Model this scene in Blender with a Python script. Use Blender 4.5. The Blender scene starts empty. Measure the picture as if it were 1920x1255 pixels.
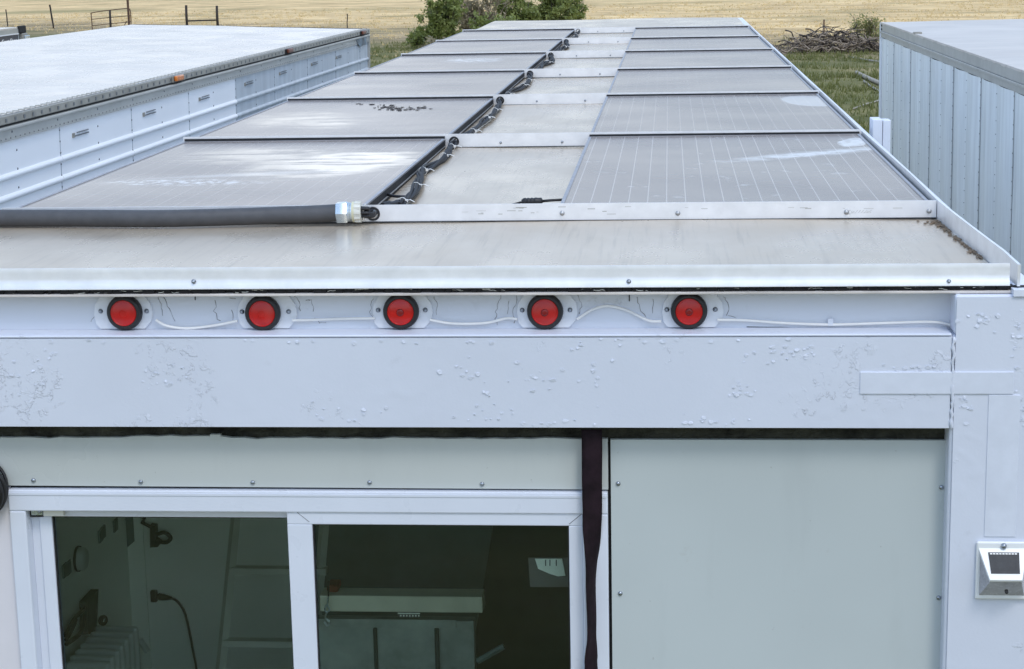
import bpy, bmesh, math, random
from mathutils import Vector, Matrix, Euler, noise as mnoise
random.seed(7)
S = bpy.context.scene
COL = S.collection
R = math.radians

# ------------------------------------------------------------------ camera
FPX, YAW, PITCH, ROLL = 3511.27, 0.0856064, 0.2007297, -0.0194746
CAM = Vector((0.296336, -5.005459, 0.663518))
_f = Vector((-math.sin(YAW)*math.cos(PITCH), math.cos(YAW)*math.cos(PITCH), -math.sin(PITCH)))
_r0 = Vector((math.cos(YAW), math.sin(YAW), 0)); _u0 = _r0.cross(_f)
_r = _r0*math.cos(ROLL) + _u0*math.sin(ROLL); _u = -_r0*math.sin(ROLL) + _u0*math.cos(ROLL)
cd = bpy.data.cameras.new('camera'); cam = bpy.data.objects.new('camera', cd); COL.objects.link(cam)
cam.matrix_world = Matrix((( _r.x, _u.x, -_f.x, CAM.x), (_r.y, _u.y, -_f.y, CAM.y), (_r.z, _u.z, -_f.z, CAM.z), (0, 0, 0, 1)))
cd.sensor_width = 36; cd.lens = FPX/1920*36; cd.clip_start = 0.05; cd.clip_end = 9000
S.camera = cam

# ------------------------------------------------------------------ sky, sun, exposure
SUN_AZ, SUN_EL = R(152), R(55)          # azimuth from +Y towards +X
w = bpy.data.worlds.new('World'); S.world = w; w.use_nodes = True
nt = w.node_tree; nt.nodes.clear()
out = nt.nodes.new('ShaderNodeOutputWorld'); bg = nt.nodes.new('ShaderNodeBackground')
sky = nt.nodes.new('ShaderNodeTexSky'); sky.sky_type = 'NISHITA'; sky.sun_disc = False
sky.sun_elevation = SUN_EL; sky.sun_rotation = SUN_AZ; sky.air_density = 1.0; sky.dust_density = 1.5; sky.ozone_density = 1.5
tc = nt.nodes.new('ShaderNodeTexCoord'); mp = nt.nodes.new('ShaderNodeMapping'); mp.inputs['Scale'].default_value = (1.6, 1.6, 5.0); mp.inputs['Location'].default_value = (19.18, 10.22, 7.14)
cn = nt.nodes.new('ShaderNodeTexNoise'); cn.inputs['Scale'].default_value = 2.2; cn.inputs['Detail'].default_value = 7; cn.inputs['Roughness'].default_value = 0.6
cr = nt.nodes.new('ShaderNodeValToRGB'); cr.color_ramp.elements[0].position = 0.36; cr.color_ramp.elements[1].position = 0.62
cr.color_ramp.elements[0].color = (0.30,)*3+(1,); cr.color_ramp.elements[1].color = (0.9,)*3+(1,)
sz = nt.nodes.new('ShaderNodeSeparateXYZ'); hz = nt.nodes.new('ShaderNodeMapRange'); hz.interpolation_type = 'SMOOTHSTEP'; hz.inputs['From Min'].default_value = 0.0; hz.inputs['From Max'].default_value = 0.42
hc = nt.nodes.new('ShaderNodeMix'); hc.data_type = 'RGBA'; hc.inputs['A'].default_value = (7.0, 6.9, 6.8, 1); hc.inputs['B'].default_value = (3.9, 5.5, 8.0, 1)
mx = nt.nodes.new('ShaderNodeMix'); mx.data_type = 'RGBA'
cr2 = nt.nodes.new('ShaderNodeMapRange'); cr2.inputs['From Min'].default_value = 0.57; cr2.inputs['From Max'].default_value = 0.70
mx2 = nt.nodes.new('ShaderNodeMix'); mx2.data_type = 'RGBA'; mx2.inputs['B'].default_value = (11.5, 12.2, 13.2, 1)
L = nt.links.new
L(tc.outputs['Generated'], sz.inputs[0]); L(sz.outputs[2], hz.inputs['Value']); L(hz.outputs[0], hc.inputs['Factor']); L(hc.outputs['Result'], mx.inputs['B']); L(tc.outputs['Generated'], mp.inputs['Vector']); L(mp.outputs['Vector'], cn.inputs['Vector']); L(cn.outputs['Fac'], cr.inputs['Fac'])
L(cr.outputs['Color'], mx.inputs['Factor']); L(sky.outputs['Color'], mx.inputs['A']); L(cn.outputs['Fac'], cr2.inputs['Value']); L(cr2.outputs[0], mx2.inputs['Factor']); L(mx.outputs['Result'], mx2.inputs['A']); L(mx2.outputs['Result'], bg.inputs['Color'])
bg.inputs['Strength'].default_value = 0.13; L(bg.outputs['Background'], out.inputs['Surface'])
sl = bpy.data.lights.new('sun', 'SUN'); sl.energy = 0.85; sl.angle = R(15); sl.color = (1.0, 0.95, 0.87)
sun = bpy.data.objects.new('sun', sl); COL.objects.link(sun)
sd = Vector((math.sin(SUN_AZ)*math.cos(SUN_EL), math.cos(SUN_AZ)*math.cos(SUN_EL), math.sin(SUN_EL)))
sun.rotation_euler = sd.to_track_quat('Z', 'Y').to_euler(); sun.location = (20, 40, 60)
S.view_settings.view_transform = 'Standard'; S.view_settings.look = 'None'; S.view_settings.gamma = 1
S.view_settings.exposure = 0.52

# ------------------------------------------------------------------ helpers
def at(px, py, ax, v):
    d = _f + _r*((px-960)/FPX) - _u*((py-627.5)/FPX); i = 'xyz'.index(ax)
    return CAM + d*((v-CAM[i])/d[i])
ORG = {}
def org(o): return ORG.get(o.name, Vector((0, 0, 0))) if o else Vector((0, 0, 0))
def tag(o, label=None, cat=None, group=None, kind=None):
    if label: o['label'] = label
    if cat: o['category'] = cat
    if group: o['group'] = group
    if kind: o['kind'] = kind
    return o
def empty(name, loc, label=None, cat=None, group=None, rot=None):
    o = bpy.data.objects.new(name, None); COL.objects.link(o); o.location = loc; o.empty_display_size = .1
    ORG[o.name] = Vector(loc)
    if rot: o.rotation_euler = rot; ORG[o.name] = Vector((0, 0, 0))
    return tag(o, label, cat, group)
def smooth_path(pts, n=8):
    pts = [Vector(p) for p in pts]; P = [pts[0]*2-pts[1]] + pts + [pts[-1]*2-pts[-2]]; o = []
    for i in range(1, len(P)-2):
        a, b, c, d = P[i-1:i+3]
        for k in range(n):
            t = k/n; o.append(0.5*((2*b) + (c-a)*t + (2*a-5*b+4*c-d)*t*t + (3*b-a-3*c+d)*t**3))
    o.append(pts[-1]); return o
class MB:
    def __init__(s): s.v = []; s.f = []
    def box(s, x0, x1, y0, y1, z0, z1):
        b = len(s.v)
        s.v += [Vector(p) for p in ((x0,y0,z0),(x1,y0,z0),(x1,y1,z0),(x0,y1,z0),(x0,y0,z1),(x1,y0,z1),(x1,y1,z1),(x0,y1,z1))]
        s.f += [tuple(b+i for i in q) for q in ((0,3,2,1),(4,5,6,7),(0,1,5,4),(1,2,6,5),(2,3,7,6),(3,0,4,7))]; return s
    def poly_prism(s, pts, d):      # pts: list of points (planar), d: extrusion vector
        b = len(s.v); n = len(pts); d = Vector(d); s.v += [Vector(p) for p in pts] + [Vector(p)+d for p in pts]
        s.f.append(tuple(b+i for i in range(n))[::-1]); s.f.append(tuple(b+n+i for i in range(n)))
        for i in range(n): j = (i+1) % n; s.f.append((b+i, b+j, b+n+j, b+n+i))
        return s
    def tube(s, pts, r, seg=8, cap=True):
        pts = [Vector(p) for p in pts]; n = len(pts); rr = r if isinstance(r, (list, tuple)) else [r]*n
        t0 = (pts[1]-pts[0]).normalized(); a = Vector((0, 0, 1)) if abs(t0.z) < .9 else Vector((1, 0, 0))
        nrm = t0.cross(a).normalized(); base = len(s.v)
        for i, p in enumerate(pts):
            t = (pts[min(i+1, n-1)]-pts[max(i-1, 0)]).normalized()
            nrm = (nrm - t*nrm.dot(t)).normalized(); bi = t.cross(nrm)
            for k in range(seg):
                an = 2*math.pi*k/seg; s.v.append(p + (nrm*math.cos(an)+bi*math.sin(an))*rr[i])
        for i in range(n-1):
            for k in range(seg):
                k2 = (k+1) % seg; s.f.append((base+i*seg+k, base+i*seg+k2, base+(i+1)*seg+k2, base+(i+1)*seg+k))
        if cap:
            s.f.append(tuple(base+k for k in range(seg))[::-1]); s.f.append(tuple(base+(n-1)*seg+k for k in range(seg)))
        return s
    def cyl(s, p0, p1, r0, seg=12, r1=None):
        return s.tube([p0, p1], [r0, r0 if r1 is None else r1], seg)
    def lathe(s, c, ax, prof, seg=24):   # prof: list of (radius, height along ax)
        c = Vector(c); ax = Vector(ax).normalized(); a = Vector((0, 0, 1)) if abs(ax.z) < .9 else Vector((1, 0, 0))
        n1 = ax.cross(a).normalized(); n2 = ax.cross(n1); base = len(s.v)
        for r, h in prof:
            for k in range(seg):
                an = 2*math.pi*k/seg; s.v.append(c + ax*h + (n1*math.cos(an)+n2*math.sin(an))*max(r, 1e-5))
        for i in range(len(prof)-1):
            for k in range(seg):
                k2 = (k+1) % seg; s.f.append((base+i*seg+k, base+i*seg+k2, base+(i+1)*seg+k2, base+(i+1)*seg+k))
        return s
    def quad(s, a, b, c, d):
        k = len(s.v); s.v += [Vector(a), Vector(b), Vector(c), Vector(d)]; s.f.append((k, k+1, k+2, k+3)); return s
    def tri(s, a, b, c):
        k = len(s.v); s.v += [Vector(a), Vector(b), Vector(c)]; s.f.append((k, k+1, k+2)); return s
    def grid_xz(s, x0, x1, z0, z1, y, nx, nz, fn):
        b = len(s.v)
        for j in range(nz+1):
            for i in range(nx+1):
                x = x0+(x1-x0)*i/nx; z = z0+(z1-z0)*j/nz; s.v.append(Vector((x, y+fn(x, z), z)))
        for j in range(nz):
            for i in range(nx):
                k = b+j*(nx+1)+i; s.f.append((k, k+1, k+nx+2, k+nx+1))
        return s
    def mesh(s, name, off=Vector((0, 0, 0)), smooth=False):
        me = bpy.data.meshes.new(name); me.from_pydata([tuple(p-off) for p in s.v], [], s.f); me.update()
        bm = bmesh.new(); bm.from_mesh(me); bmesh.ops.recalc_face_normals(bm, faces=bm.faces); bm.to_mesh(me); bm.free()
        if smooth:
            for p in me.polygons: p.use_smooth = True
        return me
    def build(s, name, m, parent=None, smooth=False, bevel=0, seg=2, loc=None):
        off = org(parent) if loc is None else Vector(loc)
        me = s.mesh(name, off, smooth); me.materials.append(m)
        o = bpy.data.objects.new(name, me); COL.objects.link(o); o.parent = parent
        ORG[o.name] = off
        if loc is not None: o.location = Vector(loc)-org(parent); 
        if bevel:
            b = o.modifiers.new('bevel', 'BEVEL'); b.width = bevel; b.segments = seg; b.limit_method = 'ANGLE'; b.angle_limit = R(40)
        if smooth and not bevel:
            pass
        return o
def inst(me, name, loc, parent, rot=None, scale=None):
    o = bpy.data.objects.new(name, me); COL.objects.link(o); o.parent = parent
    o.location = Vector(loc)-org(parent)
    if rot is not None: o.rotation_euler = rot
    if scale is not None: o.scale = scale
    return o
def auto_smooth(o, ang=40):
    for p in o.data.polygons: p.use_smooth = True
    o.data.set_sharp_from_angle(angle=R(ang)); return o

# ------------------------------------------------------------------ materials
class NM:
    def __init__(s, name):
        s.m = bpy.data.materials.new(name); s.m.use_nodes = True; s.t = s.m.node_tree; s.b = s.t.nodes['Principled BSDF']
        s.o = s.t.nodes['Material Output']; g = s.t.nodes.new('ShaderNodeNewGeometry'); s.pos = g.outputs['Position']; s.geo = g
    def n(s, typ, **k):
        q = s.t.nodes.new(typ)
        for a, b in k.items(): setattr(q, a, b)
        return q
    def l(s, a, b): s.t.links.new(a, b)
    def set(s, sock, v):
        if hasattr(v, 'is_output') or isinstance(v, bpy.types.NodeSocket): s.l(v, s.b.inputs[sock])
        else: s.b.inputs[sock].default_value = (v[0], v[1], v[2], 1) if isinstance(v, tuple) else v
        return s
    def mapv(s, scale=(1, 1, 1), loc=(0, 0, 0), rot=(0, 0, 0), v=None):
        q = s.n('ShaderNodeMapping'); q.inputs['Scale'].default_value = scale; q.inputs['Location'].default_value = loc; q.inputs['Rotation'].default_value = rot
        s.l(v or s.pos, q.inputs['Vector']); return q.outputs[0]
    def noise(s, scale, detail=4, rough=.5, v=None, dist=0):
        q = s.n('ShaderNodeTexNoise'); q.inputs['Scale'].default_value = scale; q.inputs['Detail'].default_value = detail
        q.inputs['Roughness'].default_value = rough; q.inputs['Distortion'].default_value = dist; s.l(v or s.pos, q.inputs['Vector']); return q.outputs['Fac']
    def ramp(s, f, a, b, va=0., vb=1.):
        q = s.n('ShaderNodeMapRange'); q.inputs['From Min'].default_value = a; q.inputs['From Max'].default_value = b
        q.inputs['To Min'].default_value = va; q.inputs['To Max'].default_value = vb; s.l(f, q.inputs['Value']); return q.outputs[0]
    def mix(s, f, a, b):
        q = s.n('ShaderNodeMix', data_type='RGBA')
        for sock, v in (('Factor', f), ('A', a), ('B', b)):
            i = q.inputs[sock]
            if isinstance(v, bpy.types.NodeSocket): s.l(v, i)
            else: i.default_value = (v[0], v[1], v[2], 1) if isinstance(v, tuple) else v
        return q.outputs['Result']
    def math(s, op, a, b=None, c=None):
        q = s.n('ShaderNodeMath', operation=op)
        for i, v in enumerate((a, b, c)):
            if v is None: continue
            if isinstance(v, bpy.types.NodeSocket): s.l(v, q.inputs[i])
            else: q.inputs[i].default_value = v
        return q.outputs[0]
    def sep(s, v=None):
        q = s.n('ShaderNodeSeparateXYZ'); s.l(v or s.pos, q.inputs[0]); return q.outputs
    def bump(s, h, strength=.3, dist=.002):
        q = s.n('ShaderNodeBump'); q.inputs['Strength'].default_value = strength; q.inputs['Distance'].default_value = dist
        s.l(h, q.inputs['Height']); s.l(q.outputs[0], s.b.inputs['Normal']); return q.outputs[0]
    def objco(s):
        q = s.n('ShaderNodeTexCoord'); return q.outputs['Object']
    def blob(s, cx, cy, rx, ry, rot=0, soft=.35, v=None, wob=.5, wscale=9):   # soft-edged irregular patch on an xy surface
        mpv = s.mapv(loc=(-cx, -cy, 0), v=v); q = s.n('ShaderNodeVectorRotate', rotation_type='Z_AXIS'); q.inputs['Angle'].default_value = -rot; s.l(mpv, q.inputs['Vector'])
        sx = s.sep(q.outputs[0]); a = s.math('DIVIDE', sx[0], rx); b = s.math('DIVIDE', sx[1], ry)
        d = s.math('SQRT', s.math('ADD', s.math('MULTIPLY', a, a), s.math('MULTIPLY', b, b)))
        nz = s.noise(wscale, 5, .6, v=v); d = s.math('ADD', d, s.math('MULTIPLY', s.math('SUBTRACT', nz, .5), wob*2))
        return s.ramp(d, 1.0, 1.0-soft, 0, 1)
def simple(name, base, rough=.5, metal=0., var=.06, vs=6., bump=0., bs=120., spec=.5):
    m = NM(name); n = m.noise(vs, 5, .6)
    m.set('Base Color', m.mix(m.ramp(n, .3, .7), tuple(c*(1-var) for c in base), tuple(min(1, c*(1+var)) for c in base)))
    m.set('Roughness', m.ramp(m.noise(vs*3, 3), .3, .7, max(.02, rough-.06), min(1, rough+.06))); m.set('Metallic', metal)
    m.b.inputs['Specular IOR Level'].default_value = spec
    if bump: m.bump(m.noise(bs, 4), bump, .001)
    return m.m
def flaky_paint(name, base, dens=.5):
    m = NM(name)
    patch = m.ramp(m.noise(4.3, 4, .6), .60-dens*.10, .66-dens*.10)
    fl = m.ramp(m.noise(46, 6, .6, dist=.3), .585, .61)
    fl2 = m.ramp(m.noise(90, 5, .6, dist=.6), .60, .63)
    h = m.math('MULTIPLY', patch, m.math('ADD', m.math('MULTIPLY', fl, .75), m.math('MULTIPLY', fl2, .3)))
    orange = m.math('MULTIPLY', m.noise(160, 3), .10)
    wave = m.math('MULTIPLY', m.noise(7, 3), .5)
    hh = m.math('ADD', m.math('ADD', h, orange), wave)
    m.bump(hh, .55, .003)
    g = m.ramp(m.noise(2.3, 4, .6), .35, .7)
    c = m.mix(g, tuple(x*.95 for x in base), base)
    edge = m.math('MULTIPLY', m.math('MULTIPLY', patch, m.math('SUBTRACT', m.ramp(m.noise(46, 6, .6, dist=.3), .56, .59), fl)), .35)
    c = m.mix(edge, c, (.36, .37, .40))
    grime = m.math('MULTIPLY', m.ramp(m.noise(9, 6, .7), .64, .8), .22)
    c = m.mix(grime, c, (.30, .31, .34)); m.set('Base Color', c); m.set('Roughness', .42)
    return m.m
def roof_mat(name, base, streak_axis='y', metal=.25, rough=.30, amt=.5, spots=.4, rv=.10):
    m = NM(name); sc = (30, 1.0, 1) if streak_axis == 'y' else (1.0, 30, 1)
    st = m.noise(2.2, 5 if streak_axis == 'y' else 2, .65, v=m.mapv(scale=sc if streak_axis == 'y' else (.5, 8, 1))); big = m.noise(1.1, 4, .55)
    c = m.mix(m.ramp(big, .3, .7), tuple(x*.86 for x in base), tuple(min(1, x*1.06) for x in base))
    c = m.mix(m.math('MULTIPLY', m.ramp(st, .52, .72), amt), c, tuple(x*.62 for x in base))
    c = m.mix(m.math('MULTIPLY', m.ramp(m.noise(2.2, 5, .6), .5, .8), spots), c, (base[0]*.78, base[1]*.72, base[2]*.60))
    m.set('Base Color', c); m.set('Metallic', metal)
    m.set('Roughness', m.ramp(m.noise(2.6, 6, .6, v=m.mapv(scale=(1, .6, 1))), .35, .65, rough-rv, rough+rv))
    bn = m.noise(1.6, 3) if streak_axis == 'y' else m.noise(1.3, 2, .5, v=m.mapv(scale=(.35, 3.0, 1)))
    m.bump(m.math('ADD', bn, m.math('MULTIPLY', st, .04)), .25 if streak_axis == 'y' else .5, .012); return m.m
M = {}
M['paint'] = flaky_paint('white paint peeling', (.68, .72, .82), .5)
M['paint_recess'] = flaky_paint('white paint recess', (.69, .73, .80), .2)
M['lamp_plate'] = simple('white lamp bracket', (.76, .79, .84), .4, var=.06, vs=25)
M['patch'] = simple('painted patch', (.675, .715, .81), .40, var=.06, vs=14)
def sheet_mat(name, base):
    m = NM(name); c = m.mix(m.ramp(m.noise(1.3, 3), .3, .7), tuple(x*.95 for x in base), tuple(x*1.05 for x in base))
    c = m.mix(m.math('MULTIPLY', m.ramp(m.noise(5, 5, .6, v=m.mapv(scale=(1.6, 1, .35))), .55, .8), .22), c, tuple(x*.7 for x in base))
    c = m.mix(m.math('MULTIPLY', m.ramp(m.noise(60, 3, .6), .72, .76), .35), c, (.22, .21, .20)); c = m.mix(m.math('MULTIPLY', m.ramp(m.noise(11, 6, .7), .68, .74), .18), c, (.35, .33, .30))
    m.set('Base Color', c); m.set('Roughness', m.ramp(m.noise(3, 4), .3, .7, .26, .44)); m.bump(m.math('ADD', m.noise(1.6, 2), m.math('MULTIPLY', m.noise(280, 3), .010)), .45, .02); return m.m
M['frp'] = sheet_mat('grey white wall sheet', (.52, .57, .575))
M['frp_top'] = sheet_mat('grey white header sheet', (.54, .575, .565))
M['wall_side'] = simple('pale wall sheet', (.72, .70, .74), .5, var=.03)
M['pvc'] = simple('white pvc', (.70, .74, .83), .32, var=.03, vs=5)
M['beige'] = simple('beige plastic', (.66, .66, .60), .4, var=.04)
M['alu'] = simple('mill aluminium', (.84, .85, .87), .40, metal=.45, var=.08, vs=14, bump=.05, bs=200)
M['alu_dull'] = simple('dull aluminium', (.50, .51, .52), .45, metal=.7, var=.1, vs=12)
M['frame'] = simple('panel frame aluminium', (.36, .36, .38), .45, metal=.5, var=.1, vs=12)
M['shaded_side'] = simple('shaded panel side', (.018, .019, .022), .6, var=.3, vs=20, spec=.2)  # near-black: shade on the panel sides put into the colour
M['gap_strip'] = simple('black gasket', (.012, .013, .016), .6, var=.2)  # near-black; its strips paint the shade in the panel gaps
M['black'] = simple('black rubber', (.016, .016, .018), .5, var=.25, vs=30)
M['cable'] = simple('grey black cable', (.020, .021, .025), .62, var=.3, vs=40, spec=.25)
M['hose'] = simple('charcoal hose', (.070, .072, .078), .55, var=.15, vs=25, bump=.15, bs=400)
M['zinc'] = simple('zinc plated steel', (.60, .68, .74), .28, metal=.8, var=.1, vs=30)
M['brass'] = simple('cream ring', (.62, .60, .42), .4, var=.1)
M['white_tie'] = simple('white nylon', (.82, .82, .80), .4, var=.03)
M['screw'] = simple('steel screw', (.35, .38, .42), .3, metal=.9, var=.2, vs=80)
M['red'] = simple('red lens', (.46, .010, .008), .36, var=.12, vs=60, spec=.3)
def lens_mat():
    m = NM('red lens'); oi = m.n('ShaderNodeObjectInfo'); r_ = oi.outputs['Random']; n = m.noise(34, 5, .65)
    a = m.mix(r_, (.66, .012, .010), (.50, .010, .010)); c = m.mix(m.ramp(n, .35, .75), a, (.42, .012, .010)); c = m.mix(m.math('MULTIPLY', m.ramp(m.noise(16, 4), .55, .75), .35), c, (.46, .12, .10))
    m.set('Base Color', c); m.set('Roughness', m.ramp(r_, 0, 1, .20, .34)); m.bump(m.noise(260, 2), .12, .001); return m.m
M['red'] = lens_mat()
M['red_mid'] = simple('dark red lens centre', (.22, .008, .008), .3, var=.2, vs=60)
M['amber'] = simple('amber lens', (.55, .16, .02), .25, var=.25, vs=40)
M['amber_dark'] = simple('dark rusty lamp', (.14, .04, .02), .4, var=.3, vs=40)
M['roof'] = roof_mat('bare roof sheet', (.56, .475, .37))
M['roof_white'] = roof_mat('white trailer roof', (.60, .555, .50), 'x', 0., .27, .4, .12, .05)
M['roof_white_r'] = roof_mat('pale trailer roof', (.60, .555, .51), 'x', 0., .42, .55, .2, .04)
M['wall_white'] = simple('white trailer sheet', (.86, .87, .88), .35, var=.03, vs=1.2, bump=.04, bs=4)
M['cove'] = simple('grey trim extrusion', (.42, .42, .39), .45, metal=.25, var=.1, vs=4)
M['cap'] = simple('weathered cap rail', (.28, .27, .235), .55, metal=.2, var=.2, vs=9)
M['rivet'] = simple('rivet', (.14, .15, .16), .45, metal=.4, var=.2, vs=50)
M['crack'] = simple('cracked caulk', (.20, .20, .21), .8, var=.4, vs=60)
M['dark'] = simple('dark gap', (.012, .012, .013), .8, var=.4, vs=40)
M['strap'] = simple('black purple strap', (.014, .007, .011), .8, var=.5, vs=25, bump=.4, bs=700, spec=.2)
M['rust'] = simple('rusty steel', (.10, .055, .035), .8, var=.35, vs=8)
M['post'] = simple('dark steel post', (.035, .028, .024), .8, var=.35, vs=5)
M['tyre'] = simple('tyre rubber', (.02, .02, .02), .8)
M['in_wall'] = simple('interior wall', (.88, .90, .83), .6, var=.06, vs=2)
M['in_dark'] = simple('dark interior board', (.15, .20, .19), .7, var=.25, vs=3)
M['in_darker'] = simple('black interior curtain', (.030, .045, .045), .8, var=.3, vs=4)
M['plank'] = simple('pale plank', (.72, .70, .56), .6, var=.12, vs=8)
M['locker'] = simple('scuffed locker panel', (.32, .35, .32), .55, var=.3, vs=7)
M['ladder'] = simple('dull ladder paint', (.50, .52, .46), .6, var=.1)
M['paper'] = simple('paper', (.88, .90, .82), .7, var=.05)
M['paper_dim'] = simple('grey paper', (.13, .12, .12), .7, var=.1)
M['heater'] = simple('heater enamel', (.62, .65, .62), .4, var=.05)
M['bark'] = simple('grey dead wood', (.29, .235, .185), .85, var=.35, vs=6)
M['bark_dark'] = simple('dark dead wood', (.055, .045, .04), .85, var=.4, vs=6)
M['log'] = simple('bleached log', (.36, .33, .28), .8, var=.25, vs=5)
def leaf_mat(name, a, b, sub=.25):
    m = NM(name); m.set('Base Color', m.mix(m.ramp(m.noise(1.3, 5, .7), .35, .65), a, b)); m.set('Roughness', .55)
    tr = m.n('ShaderNodeBsdfTranslucent'); tr.inputs['Color'].default_value = (b[0]*1.3, b[1]*1.3, b[2], 1)
    ms = m.n('ShaderNodeMixShader'); ms.inputs[0].default_value = sub; m.l(m.b.outputs[0], ms.inputs[1]); m.l(tr.outputs[0], ms.inputs[2]); m.l(ms.outputs[0], m.o.inputs['Surface']); return m.m
M['leaf'] = leaf_mat('green bush leaves', (.09, .125, .028), (.30, .34, .11))
M['leaf_brown'] = leaf_mat('brown bush leaves', (.13, .115, .075), (.30, .26, .17))
M['leaf_pale'] = leaf_mat('pale bush leaves', (.12, .14, .04), (.34, .34, .14))
M['grass'] = leaf_mat('green grass', (.075, .095, .025), (.21, .21, .075))
M['straw'] = leaf_mat('dry grass', (.40, .30, .16), (.80, .64, .38))
def galv(name, base, scale):
    m = NM(name); st = m.noise(3.0, 5, .6, v=m.mapv(scale=(1, 4.0, .35))); n2 = m.noise(1.3, 3)
    c = m.mix(m.ramp(st, .3, .7), tuple(x*.84 for x in base), tuple(min(1, x*1.12) for x in base))
    c = m.mix(m.math('MULTIPLY', m.ramp(n2, .5, .75), .25), c, (.42, .47, .53))
    m.set('Base Color', c); m.set('Metallic', .0); m.set('Roughness', .38); m.bump(m.noise(2.2, 4, v=m.mapv(scale=(1, 2.5, 1))), .35, .02); return m.m
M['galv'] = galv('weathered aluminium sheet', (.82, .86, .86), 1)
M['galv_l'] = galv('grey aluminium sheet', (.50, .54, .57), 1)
def glass_mat():
    m = NM('window glass'); m.t.nodes.remove(m.b)
    tr = m.n('ShaderNodeBsdfTransparent'); tr.inputs['Color'].default_value = (.88, .95, .93, 1)
    gl = m.n('ShaderNodeBsdfGlossy'); gl.inputs['Roughness'].default_value = .015
    fr = m.n('ShaderNodeFresnel'); fr.inputs['IOR'].default_value = 1.5
    ms = m.n('ShaderNodeMixShader'); m.l(m.ramp(fr.outputs[0], 0, 1, .0, 1.0), ms.inputs[0]); m.l(tr.outputs[0], ms.inputs[1]); m.l(gl.outputs[0], ms.inputs[2]); m.l(ms.outputs[0], m.o.inputs['Surface']); return m.m
M['glass'] = glass_mat()
def pv_mat(kind):
    m = NM('dusty solar glass ' + kind); oc = m.objco(); s = m.sep(oc)
    fx = m.math('FRACT', m.math('DIVIDE', m.math('SUBTRACT', s[0], .028), .0520))
    line = m.math('MULTIPLY', m.math('LESS_THAN', fx, .055), {'streak': .85, 'corner': .5, 'puddle': .45}.get(kind, .22))
    fy = m.math('FRACT', m.math('DIVIDE', s[1], .1575)); ly = m.math('LESS_THAN', fy, .018)
    cell = m.mix(line, (.018, .021, .036), (.52, .52, .54)); cell = m.mix(m.math('MULTIPLY', ly, .03), cell, (.30, .30, .32))
    big = m.noise(1.2, 5, .6); fine = m.noise(22, 5, .65, v=m.mapv(scale=(1, .5, 1)))
    dustf = m.math('ADD', m.ramp(big, .3, .7, .50, .68), m.math('MULTIPLY', m.math('SUBTRACT', fine, .5), .05))
    dustc = m.mix(m.ramp(m.noise(3, 4), .3, .7), (.325, .258, .212), (.372, .30, .248))
    rough = m.ramp(m.noise(1.7, 3), .3, .7, .23, .29)
    clean = None; white = None
    def acc(a, b): return b if a is None else m.math('MAXIMUM', a, b)
    if kind == 'puddle':
        clean = m.math('MAXIMUM', m.blob(.72, 1.15, .30, .50, -.35, .45, oc, .5, 4), m.math('MULTIPLY', m.blob(.42, 1.45, .40, .34, .3, .8, oc, .7, 5), .6))
        white = m.math('MULTIPLY', m.math('MULTIPLY', m.blob(.33, .66, .30, .10, -.1, .5, oc, .5, 14), m.ramp(m.noise(30, 5, .6, v=oc), .45, .62)), .8)
        white = acc(white, m.math('MULTIPLY', m.blob(.5, .86, .40, .06, .3, .6, oc, .45, 8), .3))
    if kind == 'spots':
        clean = m.math('MULTIPLY', m.blob(.30, .85, .30, .5, .3, .8, oc, .7, 5), .5)
    if kind == 'streak':
        white = m.blob(.78, 1.30, .44, .085, .62, .7, oc, .5, 12)
        white = acc(white, m.blob(.945, 1.66, .055, .17, -.2, .15, oc, .3, 14))
        white = m.math('MULTIPLY', white, m.ramp(m.noise(20, 5, .6, v=oc), .30, .5))
        white = acc(white, m.math('MULTIPLY', m.ramp(m.noise(7, 6, .7, v=oc), .60, .68), .45))
        white = m.math('MULTIPLY', white, .85)
    if kind == 'corner':
        white = m.math('MULTIPLY', m.blob(.93, 1.55, .13, .33, .1, .12, oc, .12, 4), .5)
        white = acc(white, m.math('MULTIPLY', m.ramp(m.noise(6, 6, .7, v=oc), .68, .74), .35))
    if kind == 'plain':
        white = m.math('MULTIPLY', m.ramp(m.noise(2.6, 6, .72), .60, .78), .30)
    if kind == 'arrow':
        white = m.math('MULTIPLY', m.math('MULTIPLY', m.blob(.55, 1.3, .22, .30, 0, .4, oc, .7, 6), m.ramp(m.noise(16, 5, .6, v=oc), .4, .6)), .7)
    c = m.mix(dustf, cell, dustc)
    if clean is not None:
        clean = m.math('MULTIPLY', clean, m.ramp(m.noise(2.6, 4, .6, v=m.mapv(scale=(1, 3.2, 1), v=oc)), .40, .52, .15, 1.0))
        c = m.mix(m.math('MULTIPLY', clean, .75), c, m.mix(line, (.035, .04, .05), (.16, .16, .17)))
        rough = m.math('SUBTRACT', rough, m.math('MULTIPLY', clean, m.ramp(m.noise(9, 4, .6, v=oc), .35, .6, .27, .20)))
    if white is not None: c = m.mix(white, c, (.68, .69, .70))
    m.set('Base Color', c); m.set('Roughness', m.math('MAXIMUM', rough, .03)); m.b.inputs['Specular IOR Level'].default_value = .5
    m.bump(m.noise(4, 3, v=m.mapv(scale=(1, .6, 1))), .10, .004); return m.m

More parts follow.
